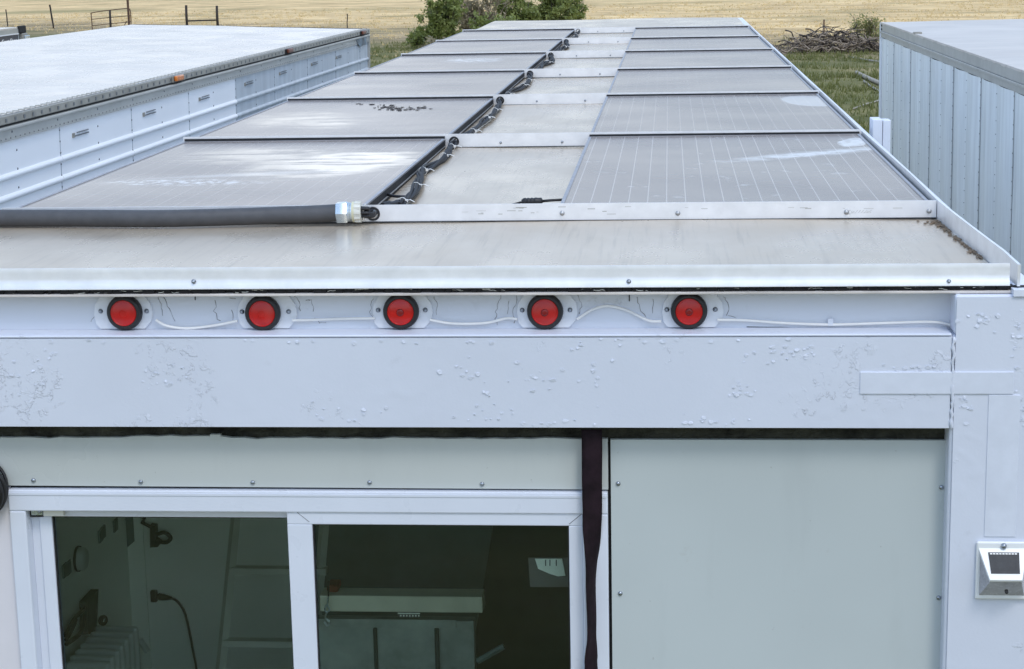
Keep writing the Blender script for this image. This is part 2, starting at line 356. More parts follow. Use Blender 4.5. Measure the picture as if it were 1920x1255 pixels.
# ------------------------------------------------------------------ ground
GZ = -4.1
def ground_mat():
    m = NM('field ground'); s = m.sep()
    big = m.noise(.035, 4, .6, v=m.mapv(scale=(.8, 1, 1))); mid = m.noise(.26, 7, .68, v=m.mapv(scale=(.62, 1, 1))); fine = m.noise(2.2, 6, .7, v=m.mapv(scale=(.6, 1, 1)))
    straw = m.mix(m.ramp(mid, .3, .7), (.42, .29, .145), (.95, .70, .37)); straw = m.mix(m.math('MULTIPLY', m.ramp(fine, .5, .75), .5), straw, (.40, .31, .19))
    brown = m.mix(m.ramp(mid, .35, .65), (.22, .165, .10), (.42, .315, .19)); brown = m.mix(m.ramp(fine, .5, .7), brown, (.15, .145, .07))
    green = m.mix(m.ramp(mid, .3, .65), (.075, .095, .028), (.24, .215, .095)); green = m.mix(m.math('MULTIPLY', m.ramp(fine, .5, .7), .6), green, (.24, .19, .12))
    # the green strip keeps near the trailers; the dry field starts further out on the left
    d = m.math('ADD', s[1], m.math('MULTIPLY', s[0], .75)); d = m.math('ADD', d, m.math('MULTIPLY', m.math('SUBTRACT', mid, .5), 34)); d = m.math('ADD', d, m.math('MULTIPLY', m.math('SUBTRACT', big, .5), 20))
    c = m.mix(m.ramp(d, 78, 98), green, brown); c = m.mix(m.ramp(d, 98, 118), c, straw)
    far = m.math('MULTIPLY', m.ramp(m.noise(.022, 3, .5, v=m.mapv(scale=(.6, 1, 1), loc=(3, 1.2, 0))), .56, .66), m.ramp(s[1], 150, 175)); c = m.mix(m.math('MULTIPLY', far, .7), c, (.16, .17, .07)); c = m.mix(m.math('MULTIPLY', m.ramp(m.noise(.11, 5, .65, v=m.mapv(loc=(11, 4, 0))), .54, .66), .45), c, (.20, .185, .085))
    c = m.mix(m.math('MULTIPLY', m.ramp(m.noise(.55, 5, .7, v=m.mapv(scale=(.8, 1, 1), loc=(7, 3, 0))), .60, .68), .65), c, (.15, .14, .075)); m.set('Base Color', c); m.set('Roughness', .95); m.b.inputs['Specular IOR Level'].default_value = .15
    m.bump(m.math('ADD', mid, fine), .6, .15); return m.m
g = MB(); xs = [-2500, -300, -80, -30, 0, 30, 80, 300, 2500]; ys = [-1500, -60, 0, 30, 60, 90, 120, 160, 220, 400, 4500]
for j in range(len(ys)-1):
    for i in range(len(xs)-1): g.quad((xs[i], ys[j], GZ), (xs[i+1], ys[j], GZ), (xs[i+1], ys[j+1], GZ), (xs[i], ys[j+1], GZ))
tag(g.build('ground', ground_mat()), kind='structure')

def tufts(name, m, n, ymin, ymax, hmin, hmax, wdt, seedv, label, dens):
    rnd = random.Random(seedv); q = MB()
    while n > 0:
        px = rnd.uniform(-40, 1960); y = ymin + (ymax-ymin)*rnd.random()**1.3
        d = (y-CAM.y); x = CAM.x + d*(px-1253)/FPX
        if dens(x, y, rnd) < rnd.random(): continue
        n -= 1
        for k in range(4):
            a = rnd.uniform(0, 6.28); h = rnd.uniform(hmin, hmax); b = Vector((x+rnd.gauss(0, .10), y+rnd.gauss(0, .10), GZ-.01))
            wv = Vector((math.cos(a), math.sin(a), 0))*wdt*rnd.uniform(.6, 1.3); tip = b + Vector((rnd.gauss(0, .3)*h, rnd.gauss(0, .3)*h, h))
            q.tri(b-wv, b+wv, tip)
    o = q.build(name, m); tag(o, label, 'grass', kind='stuff'); return o
def cl(x, y, s): return mnoise.noise(Vector((x*s*.6, y*s, 3.1)))*.5+.5
tufts('green_grass', M['grass'], 15000, 36, 100, .05, .30, .030, 3, 'uneven green grass growing around and behind the trailers', lambda x, y, r: max(.02, (cl(x, y, .35)-.28)*2.2)*(1.0 if y+.75*x < 90 else .10))
tufts('dry_grass', M['straw'], 6000, 84, 170, .05, .17, .05, 5, 'dry straw coloured grass covering the field', lambda x, y, r: max(.03, (cl(x, y, .3)-.30)*2)*(1.0 if y+.75*x > 92 else .15))

# ------------------------------------------------------------------ wheels for the parked trailers (local space)
def wheels(parent, x0, x1, ys_):
    for y in ys_:
        for x in (x0, x1):
            q = MB().lathe((x, y, GZ+.5), (1, 0, 0), [(.02, -.13), (.24, -.13), (.29, -.10), (.46, -.13), (.50, -.09), (.50, .09), (.46, .13), (.29, .10), (.24, .13), (.02, .13)], 20); q.build('wheel', M['tyre'], parent)

# ------------------------------------------------------------------ the solar trailer (the white box in front)
XL, XR, YB, YE, RZ = -1.565, 1.02, -1.0, 15.35, -.046
FY = -1.03; WY = -.98; RY = -.955
T = empty('box_trailer', (-.27, 7.0, GZ), 'white box trailer with solar panels on its roof and five red rear lamps', 'trailer')
# roof with a slight crown
q = MB(); nx, ny = 12, 44
for j in range(ny+1):
    for i in range(nx+1):
        x = XL + (XR-XL)*i/nx; y = YB + .004 + (YE-YB)*j/ny; u_ = (i/nx-.5)*2
        q.v.append(Vector((x, y, RZ + .004*math.sin(x*3+y*2.1) * (0 if j < 3 else 1) - .002*u_*u_)))
for j in range(ny):
    for i in range(nx):
        k = j*(nx+1)+i; q.f.append((k, k+1, k+nx+2, k+nx+1))
q.build('roof', M['roof'], T, smooth=True)
# body sides and floor
MB().box(XL, XL+.03, RY+.02, YE, -3.0, RZ-.012).build('side_wall', M['wall_white'], T)
MB().box(XR-.02, XR+.01, RY+.02, YE, -3.0, RZ-.012).build('side_wall', M['wall_white'], T)
MB().box(XL, XR, YE+.002, YE+.03, -3.0, RZ-.012).build('front_wall', M['wall_white'], T)
MB().box(XL+.03, XR-.02, RY+.03, YE, -3.1, -3.0).build('floor', M['in_dark'], T)
wheels(T, XL+.2, XR-.2, (1.2, 2.5)); 
MB().box(-1.0, -.85, 11, 11.15, GZ, -3.1).build('landing_leg', M['rust'], T); MB().box(.3, .45, 11, 11.15, GZ, -3.1).build('landing_leg', M['rust'], T)
# roof edge trims along the sides
def rim_path(y): return 1.003 if y >= 0 else 1.003 + (.030)*(min(1, -y/1.0))**1.2
for side in (1, -1):
    q = MB(); ysr = [-1.012, -.85, -.7, -.5, -.3, -.15, 0, .6, 1.3, 2.0, 3.0, 3.9, 5, 6, 7, 8, 9, 10, 11, 11.9] if side > 0 else [-1.0, 0, 2, 4, 6, 8, 10, 11.9]
    for i in range(len(ys_ := ysr)-1):
        pass
    b0 = len(q.v)
    for y in ysr:
        xr = rim_path(y) if side > 0 else -1.545
        zt = (.003 + .004*math.sin(y*2.3)*(1 if y > 0 else .2)) if side > 0 else -.018
        if y < -.95 and side > 0: zt = -.003
        q.v += [Vector((xr, y, RZ-.004)), Vector((xr+.006*side, y, RZ-.004)), Vector((xr+.006*side, y, zt)), Vector((xr, y, zt))]
    for i in range(len(ysr)-1):
        a = b0+i*4; c = a+4
        for k in range(4): k2 = (k+1) % 4; q.f.append((a+k, a+k2, c+k2, c+k))
    q.f += [(b0, b0+1, b0+2, b0+3), tuple(b0+(len(ysr)-1)*4+k for k in (3, 2, 1, 0))]
    q.build('edge_trim', M['alu'], T)
    x0, x1 = (1.035, 1.085) if side > 0 else (XL-.03, XL+.002)
    if side > 0: MB().box(1.022, 1.075, -1.035, YE, RZ-.022, RZ-.008).build('gutter', M['pvc'], T)
# debris along the inside of the trim
q = MB(); rn = random.Random(4)
for k in range(200):
    y = -.05-rn.random()**1.6*.62; x = rim_path(y)-.004-abs(rn.gauss(0, .010))*(1.8 if y > -.12 else .7); s_ = rn.uniform(.001, .0032)
    q.box(x-s_, x+s_, y-s_*2, y+s_*2, RZ, RZ+s_*.6)
tag(q.build('debris', simple('leaf debris', (.20, .14, .09), .9, var=.5, vs=60), T), kind='stuff')
# rear flange (folded aluminium edge), bolts
q = MB(); prof = [(-1.000, -.002), (-1.0025, -.002), (-1.004, -.012), (-1.0035, -.026), (-1.006, -.038), (-1.011, -.046), (-1.011, -.049), (-1.000, -.049)]
b0 = 0
for x in (XL, 1.018): q.v += [Vector((x, y, z)) for y, z in prof]
n = len(prof)
for i in range(n): j = (i+1) % n; q.f.append((i, j, n+j, n+i))
q.f += [tuple(range(n)), tuple(range(n, 2*n))[::-1]]
fl = auto_smooth(q.build('rear_flange', M['alu'], T), 50)
boltm = MB().lathe((0, 0, 0), (0, -1, 0), [(.0068, 0), (.0068, .001), (.0045, .001), (.0045, .004), (.003, .006), (0, .0062)], 10).mesh('bolt', smooth=True); boltm.materials.append(M['screw'])
boltz = boltm.copy(); boltz.materials.clear(); boltz.materials.append(M['alu_dull'])
for px in (363, 1179, 1779): p = at(px, 528, 'y', -1.007); inst(boltm, 'bolt', p, fl, scale=(.75, 1, .75))
for px in (205, 390, 590, 860, 1490): pass
# crumbling sealant in the slit below the flange, thin lip sheet
q = MB(); rn = random.Random(9); x = XL
while x < 1.06:
    wx = rn.uniform(.006, .03); q.box(x, x+wx*.95, -1.000+rn.uniform(-.006, .003), -.98, -.0595+rn.uniform(-.001, .003), -.0495-rn.uniform(.0005, .004)); x += wx
tag(q.build('sealant', M['dark'], T), kind='stuff')
q = MB()
for k in range(40):
    x = rn.uniform(-1.2, 1.0); z0_ = -.055+rn.uniform(-.003, .003); q.tube([Vector((x+.006*i, -1.003+rn.gauss(0, .001), z0_+rn.gauss(0, .0010))) for i in range(rn.randint(2, 6))], rn.uniform(.0004, .0009), 4)
tag(q.build('loose_sealant', M['beige'], T), kind='stuff')
MB().box(XL, 1.07, -1.010, -.95, -.0655, -.0600).build('lip', simple('stained lip', (.62, .58, .55), .5, var=.25, vs=5), T, bevel=.0012)
# recess back sheet with lamps
MB().box(XL, .912, RY, RY+.012, -.155, -.0655).build('recess_back', M['paint_recess'], T)
MB().box(.905, .914, FY+.012, RY+.01, -.15, -.066).build('recess_end', M['paint_recess'], T)
# beam and corner post: paint relief as real displaced sheet on the front faces
def relief(x, z):
    p = Vector((x*9, z*9, 1.7)); a = mnoise.noise(p)
    k = max(0, mnoise.noise(Vector((x*2.6, z*4, 7.7)))+.12)
    return -.0004*a - .0016*k*max(0, mnoise.noise(Vector((x*34, z*34, 2.2)))-.12)
q = MB().box(XL, .899, FY+.006, RY+.01, -.360, -.1525); q.build('beam', M['paint'], T, bevel=.006, seg=3)
q = MB().grid_xz(XL, .8965, -.3565, -.1555, FY, 420, 36, relief); 
bf = q.build('beam_face', M['paint'], T, smooth=True)
q = MB().box(XL, .897, FY+.001, RY+.004, -.1549, -.1490); q.build('beam_ledge', M['paint'], T, bevel=.004, seg=3)
MB().box(.902, 1.085, FY+.004, RY+.02, -.152, -.0665).build('corner_post_head', M['paint'], T, bevel=.006, seg=3)
MB().box(.8975, 1.085, FY+.004, RY+.06, -3.1, -.153).build('corner_post', M['paint'], T, bevel=.007, seg=3)
q = MB().grid_xz(.905, 1.081, -.98, -.070, FY, 60, 260, relief); q.build('post_face', M['paint'], T, smooth=True)
# weld bead between beam and post
rn = random.Random(21)
pts = [Vector((.9005+rn.gauss(0, .0012), FY-.0005, -.156-.2*k/26)) for k in range(27)]
auto_smooth(MB().tube(pts, [.0022+rn.random()*.0026 for _ in pts], 6).build('weld_bead', M['paint'], T), 80)
# flakes of lifted paint
q = MB(); rn = random.Random(33)
sites = [(60, 700, 45, 60), (310, 710, 40, 25), (640, 775, 60, 18), (880, 690, 45, 40), (920, 770, 50, 25), (1000, 705, 40, 30), (1110, 690, 35, 50), (1450, 665, 45, 22), (1390, 740, 25, 25), (1500, 660, 40, 18), (1720, 690, 45, 8), (1810, 760, 10, 25), (1840, 600, 50, 15), (1905, 640, 15, 40), (1915, 770, 8, 30), (700, 640, 200, 9), (250, 635, 200, 7), (1200, 640, 300, 7), (1050, 795, 60, 8), (1330, 790, 60, 10)]
for cx, cy, sx, sy in sites:
    for k in range(13):
        p = at(cx+rn.gauss(0, sx*.6), cy+rn.gauss(0, sy*.6), 'y', FY-.0004)
        if not (-.352 < p.z < -.158 and p.x < 1.07) and p.x < .905: continue
        if p.z > -.07: continue
        n = rn.randint(5, 7); r0 = rn.uniform(.0015, .0068); a0 = rn.random()*6; lift = rn.uniform(.0003, .0014)
        ring = [Vector((p.x+math.cos(a0+6.283*i/n)*r0*rn.uniform(.5, 1.3), p.y-(lift if i < n/2 else 0)-.0003, p.z+math.sin(a0+6.283*i/n)*r0*rn.uniform(.4, .9))) for i in range(n)]
        q.poly_prism(ring, (0, .0006, 0))
tag(q.build('paint_flake', M['paint'], T), kind='stuff')
# painted-over patches
def patch(x0, y0, x1, y1, t=.0016):
    a = at(x0, y0, 'y', FY-.002); b = at(x1, y1, 'y', FY-.002)
    MB().box(a.x, b.x, FY-.0014-t, FY+.002, b.z, a.z).build('repair_plate', M['patch'], T, bevel=.0008)
patch(1613, 698, 1900, 739); patch(1854, 741, 1904, 1007, .0006)
# rear wall below the beam: sheets, window, screws
def rect(px0, py0, px1, py1, y): a = at(px0, py0, 'y', y); b = at(px1, py1, 'y', y); return a.x, b.x, b.z, a.z
x0h = XL+.03; x_seam = at(1143, 922, 'y', WY).x; z_hd = -.512; z_top = -.395
q = MB(); top = []
rn = random.Random(2); nseg = 60
for i in range(nseg+1):
    x = x0h + (x_seam-.003-x0h)*i/nseg; top.append((x, z_top + rn.gauss(0, .0008) + (.004 if -.93 < x < -.70 else 0)))
xb = at(404, 820, 'y', WY).x
poly = [(x0h, WY, z_hd+.004), (x_seam-.003, WY, z_hd)] + [(x, WY, z) for x, z in reversed(top)]
q.poly_prism(poly, (0, .012, 0)); q.box(xb-.012, xb+.012, WY-.0015, WY+.010, z_top-.004, z_top+.008)
hp = q.build('header_sheet', M['frp_top'], T)
scr = MB().lathe((0, 0, 0), (0, -1, 0), [(.0055, 0), (.0052, .002), (.0035, .0036), (0, .0042)], 10).mesh('screw', smooth=True); scr.materials.append(M['screw'])
for px, py in ((63, 901), (264, 904), (474, 905), (693, 905), (904, 908)): inst(scr, 'screw', at(px, py, 'y', WY), hp)
x_r1 = .93
rp = MB().box(x_seam+.003, x_r1, WY, WY+.012, -2.95, z_top-.002).build('rear_wall_sheet', M['frp'], T)
for px, py in ((1159, 907), (1163, 1113), (1765, 914), (1760, 1121)): inst(scr, 'screw', at(px, py, 'y', WY), rp)
MB().box(x_seam-.012, x_seam+.012, WY+.0125, WY+.02, -2.95, z_top-.01).build('seam_backing', M['dark'], T)
MB().box(x0h, .93, WY+.03, WY+.035, -.42, -.30).build('gap_backing', M['dark'], T)
q = MB().grid_xz(x0h, .9, -.405, -.350, WY+.022, 300, 12, lambda x, z: -.010*max(0, mnoise.noise(Vector((x*22, z*60, 4.4))))-.006*mnoise.noise(Vector((x*70, z*110, 1.1))))
tag(q.build('gap_crud', simple('mossy crud', (.035, .036, .026), .9, var=.9, vs=14, bump=.5, bs=90), T), kind='stuff')
MB().box(x0h, .0, WY+.0125, WY+.016, z_hd-.02, z_hd+.02).build('header_backing', M['dark'], T)
xw0 = at(17, 912, 'y', WY).x; 
MB().box(x0h, xw0-.001, WY+.004, WY+.016, -2.95, z_hd-.002).build('rear_wall_sheet', M['wall_side'], T)
ZB = -1.55
MB().box(xw0, x_seam-.003, WY+.002, WY+.014, -2.95, ZB-.001).build('rear_wall_sheet', M['frp'], T)
# window: outer frame, sliding sash on the left, fixed sash on the right
W = bpy.data.objects.new('window', None)
xo0, xo1 = xw0, x_seam-.004
xi0 = at(54, 1000, 'y', WY).x; zi1 = at(600, 959, 'y', WY).z; xi1 = at(1093, 1000, 'y', WY).x; zo1 = z_hd-.004
WF = MB().box(xo0, xo1, WY-.012, WY+.05, zi1, zo1).box(xo0, xi0, WY-.012, WY+.05, ZB, zi1).box(xi1, xo1, WY-.012, WY+.05, ZB, zi1).box(xi0, xi1, WY-.012, WY+.05, ZB, ZB+.05).build('window', M['pvc'], T, bevel=.003)
# moulding step on the frame
MB().box(xo0+.002, xo1-.002, WY-.0135, WY-.0122, zo1-.012, zo1-.006).build('frame_bead', M['pvc'], WF, bevel=.0005)
def sash(x0, x1, z0, z1, yf, wl, wr, wt, wb, name):
    fr = MB().box(x0, x1, yf, yf+.03, z1-wt, z1).box(x0, x1, yf, yf+.03, z0, z0+wb).box(x0, x0+wl, yf, yf+.03, z0+wb, z1-wt).box(x1-wr, x1, yf, yf+.03, z0+wb, z1-wt).build(name, M['pvc'], WF, bevel=.002)
    MB().box(x0+wl-.004, x0+wl, yf+.008, yf+.022, z0+wb, z1-wt).box(x1-wr, x1-wr+.004, yf+.008, yf+.022, z0+wb, z1-wt)
    q = MB(); e = .003
    q.box(x0+wl, x0+wl+e, yf+.006, yf+.014, z0+wb, z1-wt).box(x1-wr-e, x1-wr, yf+.006, yf+.014, z0+wb, z1-wt).box(x0+wl+e, x1-wr-e, yf+.006, yf+.014, z1-wt-e, z1-wt)
    q.build('glazing_seal', M['black'], WF)
    MB().box(x0+wl+.0005, x1-wr-.0005, yf+.0145, yf+.019, z0+wb+.0005, z1-wt-.0005).build('pane', M['glass'], WF)
gl = at(99, 1000, 'y', WY+.020); gm0 = at(544, 1000, 'y', WY+.02).x; gm1 = at(587, 1000, 'y', WY+.0).x; gr = at(1067, 1000, 'y', WY).x
zg1 = at(300, 969.5, 'y', WY+.02).z; zg2 = at(800, 983, 'y', WY+.0).z
xs0 = at(76, 1000, 'y', WY+.02).x
sash(xs0, gm0+.03, ZB+.05, zg1+.014, WY+.018, gl.x-xs0, .03, .014, .05, 'sliding_sash')
sash(gm0, xi1, ZB+.051, zi1, WY-.008, gm1-gm0, xi1-gr, zi1-zg2, .05, 'fixed_sash')
MB().box(xi0, xs0-.001, WY+.024, WY+.04, ZB+.05, zi1-.012).build('sash_track', M['pvc'], WF, bevel=.001)
x0, x1, z0, z1 = rect(80, 952, 119, 969, WY+.0); MB().box(x0, x1, WY+.001, WY+.016, z0, z1).build('track_cover', M['beige'], WF, bevel=.0015)
x0, x1, z0, z1 = rect(57, 954, 79, 967, WY+.004); lt = MB().box(x0, x1, WY+.006, WY+.016, z0, z1).build('latch', M['zinc'], WF, bevel=.001)
inst(scr, 'screw', at(74, 960, 'y', WY+.005), lt, scale=(.7, .7, .7))
x0, x1, z0, z1 = rect(54, 952, 82, 969, WY+.02); MB().box(x0, x1, WY+.017, WY+.022, z0, z1).build('latch_recess', M['dark'], WF)
# mitre lines on the fixed sash
for (ax, ay, bx, by) in ((1093, 962, 1067, 983), (556, 960, 580, 979)):
    a = at(ax, ay, 'y', WY-.0082); b = at(bx, by, 'y', WY-.0082); MB().tube([a, b], .0007, 4).build('mitre_joint', M['rivet'], WF)
# ------------- lamps
def lamp(px, py, k):
    c = at(px, py, 'y', RY-.012); rn = random.Random(40+k); dx = (-.008, .006, .0, .002, .006)[k]
    def e(x, z): return Vector((c.x+dx+x, RY-.0065, c.z+z))
    zt, zb = -.068-c.z, -.1475-c.z; wl, wr = .062, .066
    pl = [e(-wl+.010, zb), e(wr-.016, zb)]
    pl += [e(wr, zb+.018), e(wr+.004, -.005), e(wr, .018), e(wr-.016, zt-.002), e(-wl+.016, zt-.002), e(-wl, .016), e(-wl-.003, -.006), e(-wl, zb+.012)]
    B = MB().poly_prism(pl, (0, .0065, 0)).build('clearance_lamp', M['lamp_plate'], T, bevel=.0012)
    d = (0, -1, 0); c2 = Vector((c.x, RY-.0065, c.z))
    auto_smooth(MB().lathe(c2, d, [(.0395, 0), (.0402, .004), (.0395, .012), (.037, .0165), (.0330, .0185), (.0300, .0180), (.0292, .012)], 40).build('grommet', M['black'], B), 50)
    ln = auto_smooth(MB().lathe(c2, d, [(.0300, .010), (.0298, .0165), (.0286, .0185), (.0270, .0188), (.0262, .0180), (.018, .0205), (.0085, .0215), (.0080, .0205), (.0075, .0205), (0, .0205)], 40).build('lens', M['red'], B), 35)
    if k in (2, 3, 4): MB().lathe(c2, d, [(.0080, .0208), (.0076, .0226), (.004, .0232), (0, .0232)], 20).build('lens_centre', M['red_mid'], ln, smooth=True)
    for sx in (-1, 1):
        inst(boltm, 'screw', (c.x+dx*.6+sx*(.0535 if sx > 0 else .052), RY-.0066, c.z+.002), B, scale=(.8, 1, .8))
LP = ((234, 586), (493, 587), (752, 584), (1022, 584), (1292, 583))
for k, (px, py) in enumerate(LP): lamp(px, py, k)
def wire(pts, name='lamp_wire', r=.0033):
    P = [at(px, py, 'y', RY-.004-dy) for px, py, dy in pts]; auto_smooth(MB().tube(smooth_path(P, 6), r, 7).build(name, M['white_tie'], T), 80)
wire([(292, 600, .008), (312, 611, .006), (350, 616, .003), (400, 611, .003), (445, 602, .008)])
wire([(548, 601, .008), (590, 600, .004), (640, 598, .003), (703, 597, .008)])
wire([(806, 600, .008), (850, 607, .003), (910, 606, .003), (950, 597, .005), (970, 599, .008)])
wire([(1082, 599, .008), (1110, 581, .004), (1140, 574, .002), (1175, 582, .003), (1215, 601, .006), (1240, 603, .008)])
wire([(1345, 600, .008), (1400, 601, .004), (1470, 606, .003), (1560, 609, .003), (1660, 606, .003), (1750, 604, .003), (1790, 612, .005)])
p = at(1557, 606, 'y', RY-.008); MB().box(p.x-.006, p.x+.006, p.y-.002, RY, p.z-.006, p.z+.010).build('wire_clip', M['paint_recess'], T, bevel=.001)
# cracks in the old caulk and paint of the recess
def crack(pts, w_=.0007):
    rn = random.Random(int(pts[0][0])); P = []
    for (a, b) in zip(pts[:-1], pts[1:]):
        for t in (0, .25, .5, .75): P.append(at(a[0]+(b[0]-a[0])*t+rn.gauss(0, 1.4), a[1]+(b[1]-a[1])*t+rn.gauss(0, 1.2), 'y', RY-.0003))
    MB().tube(P, [w_*rn.uniform(.35, 1.2) for _ in P], 4).build('paint_crack', M['crack'], T)
for c_ in ([(306, 553), (318, 580), (330, 612)], [(296, 553), (302, 570), (303, 600)], [(403, 562), (404, 590), (414, 606)], [(432, 560), (444, 558)], [(436, 580), (438, 606)],
           [(552, 553), (562, 566), (563, 590)], [(574, 562), (584, 563), (590, 592)], [(812, 556), (820, 570), (819, 596)], [(940, 552), (932, 580), (928, 598), (934, 614)], [(955, 566), (948, 596)],
           [(968, 555), (962, 585), (966, 612)], [(1083, 552), (1090, 575), (1086, 592)], [(1195, 556), (1200, 580), (1215, 600)], [(1225, 560), (1222, 596)], [(1356, 555), (1366, 575), (1362, 598)], [(170, 606), (180, 585), (186, 560)],
           [(700, 560), (692, 585), (704, 604)], [(1366, 592), (1385, 598)], [(590, 596), (600, 606), (615, 604)]): crack(c_)
for a, b in (((1400, 613), (1790, 621)), ((330, 619), (440, 619)), ((840, 617), (940, 617))): 
    P = [at(a[0]+(b[0]-a[0])*t/12+0, a[1]+(b[1]-a[1])*t/12, 'y', RY-.0006) for t in range(13)]; MB().tube(P, [.0005+.0012*random.random() for _ in P], 4).build('paint_crack', M['rivet'], T)
for px, py, h in ((366, 553, 10), (1180, 551, 14), (1791, 560, 10), (1793, 592, 22)):
    a = at(px, py, 'y', RY-.001 if px < 1700 else RY-.02); b = at(px, py+h, 'y', RY-.001 if px < 1700 else RY-.02); MB().tube([a, b], .0012, 5).build('paint_crack', M['dark'], T)

# ------------- cross rails on the roof
LP_ = 1.96723; GAPX0, GAPX1 = -.537, 0.0
holem = None
rails = []
for i in range(7):
    y = i*LP_; x0r, x1r = (-1.535, 1.000) if i else (-1.54, 1.001)
    q = MB()
    hx = -.505; hz = -.022; hr = .0165
    zt, zb = (.0065 if i else .002), -.0445
    # vertical face with a round hole for the cables near the left panel
    yf = y-.006
    seg = 16; sq = [(hx-.03, zb), (hx+.03, zb), (hx+.03, zt), (hx-.03, zt)]
    for yy in (yf, yf+.004):
        b = len(q.v); ring = [(hx+hr*math.cos(2*math.pi*k/seg), hz+hr*math.sin(2*math.pi*k/seg)) for k in range(seg)]
        def sqp(k):
            a = 2*math.pi*k/seg; c, s_ = math.cos(a), math.sin(a); t = min((.03/abs(c)) if abs(c) > 1e-6 else 9, ((zt-hz)/s_) if s_ > 1e-6 else 9, ((zb-hz)/s_) if s_ < -1e-6 else 9); mm = max(abs(c), abs(s_)); return (hx+c/mm*.03, hz+(s_/mm*(zt-hz) if s_ > 0 else s_/mm*(hz-zb)))
        q.v += [Vector((x, yy, z)) for x, z in ring] + [Vector((sqp(k)[0], yy, sqp(k)[1])) for k in range(seg)]
        for k in range(seg): k2 = (k+1) % seg; q.f.append((b+k, b+k2, b+seg+k2, b+seg+k))
    q.box(x0r, hx-.03, yf, yf+.004, zb, zt); q.box(hx+.03, x1r, yf, yf+.004, zb, zt)
    q.box(x0r, x1r, yf+.004, yf+.03, zb, zb+.004)
    ro = q.build('mounting_rail', M['alu'], T); rails.append(ro)
    auto_smooth(MB().lathe((hx, yf-.003, hz), (0, 1, 0), [(hr-.002, 0), (hr+.002, 0), (hr+.003, .002), (hr+.002, .003), (hr-.002, .003), (hr-.003, .0015), (hr-.002, 0)], 20).build('grommet', M['black'], ro), 50)
    if i:
        for a, b in ((-1.53, -.539), (.002, .993)): MB().box(a, b, yf-.0045, yf-.0005, -.03, -.0012).build('gap_strip', M['gap_strip'], ro)  # black strips stand in for the shaded rail face between panels
        for xb_ in (-.33, -.10): inst(boltm, 'bolt', (xb_, yf-.0002, -.028), ro, scale=(.7, 1, .7))
for px, py in ((1054, 400), (1271, 400), (1587, 398), (1742, 396)):
    p = at(px, py, 'y', -.0065); inst(boltz, 'bolt', p, rails[0])
for i, ro in enumerate(rails): MB().box(-1.3 if i == 0 else -.53, 1.0 if i == 0 else -.004, i*LP_-.0095, i*LP_+.01, -.0455, -.0425 if i else -.0430).build('rail_foot_strip', M['gap_strip'], ro)  # thin near-black strip along the foot of each rail
# scuffs on the front rail
q = MB(); rn = random.Random(77)
for k in range(26):
    p = at(rn.choice((1000, 1160, 1240, 1480, 1600, 1680, 960, 870))+rn.gauss(0, 30), rn.uniform(388, 405), 'y', -.0064); ln_ = rn.uniform(.004, .03)
    q.box(p.x, p.x+ln_, -.0063, -.0061, p.z, p.z+rn.uniform(.0006, .002))
tag(q.build('scuff', M['cove'], rails[0]), kind='stuff')
q = MB(); p0 = at(1588, 397, 'y', -.0064); xx = 0
for k in range(9):
    pp = [p0+Vector((xx+.004*math.cos(a_*.9+k), 0, .004*math.sin(a_+k*1.3))) for a_ in range(5)]; xx += .008; q.tube(pp, .0004, 3)
q.build('scribble', M['cove'], rails[0])

# ------------------------------------------------------------------ solar panels
PW, PL = .992, 1.946
fm = MB(); t = .010; h = .040
for zz0, zz1 in ((-h, 0),):
    fm.box(0, t, 0, PL, zz0, 0).box(PW-t, PW, 0, PL, zz0, 0).box(t, PW-t, 0, t, zz0, 0).box(t, PW-t, PL-t, PL, zz0, 0)
frame_me = fm.mesh('frame'); frame_me.materials.append(M['frame'])
gm = MB().quad((t, t, -.0022), (PW-t, t, -.0022), (PW-t, PL-t, -.0022), (t, PL-t, -.0022)); 
sk = MB().box(PW+.0002, PW+.0012, .002, PL-.002, -h+.001, -.005); shade_me = sk.mesh('side_shade'); shade_me.materials.append(M['shaded_side'])  # added black sheet paints the shade on the panel's right side
rb = MB().box(PW+.0013, PW+.0035, .002, PL-.002, -.028, -.025); rib_me = rb.mesh('side_rib'); rib_me.materials.append(M['alu_dull'])
PVM = {k: pv_mat(k) for k in ('puddle', 'spots', 'streak', 'corner', 'plain', 'arrow')}
ordn = ['nearest', 'second', 'third', 'fourth', 'fifth', 'farthest']
GLM = {}
for col, (x0, side) in enumerate(((-1.529, 'left'), (0.0, 'right'))):
    for i in range(6):
        kind = {(0, 0): 'puddle', (0, 1): 'spots', (1, 0): 'streak', (1, 1): 'corner', (0, 3): 'arrow'}.get((col, i), 'plain')
        if kind not in GLM:
            me = gm.mesh('glass'); me.materials.append(PVM[kind]); GLM[kind] = me
        extra = {'puddle': ' with a shiny wet puddle', 'spots': ' with dark droppings', 'streak': ' with a white streak and fine lines', 'corner': ' with a pale rounded corner stain'}.get(kind, '')
        p = empty('solar_module', (x0, i*LP_+.002, -.0085 if 1 else 0), '%s solar panel of the %s row%s' % (ordn[i], side + '-hand', extra), 'solar panel', 'solar panels on the trailer roof')
        p.rotation_euler = (random.gauss(0, .0006), random.gauss(0, .0006), 0)
        def add(me, nm, par):
            o = bpy.data.objects.new(nm, me); COL.objects.link(o); o.parent = par; return o
        f_ = add(frame_me, 'frame', p); add(GLM[kind], 'glass', p); c_ = add(shade_me, 'side_shade', p); add(rib_me, 'side_rib', c_)
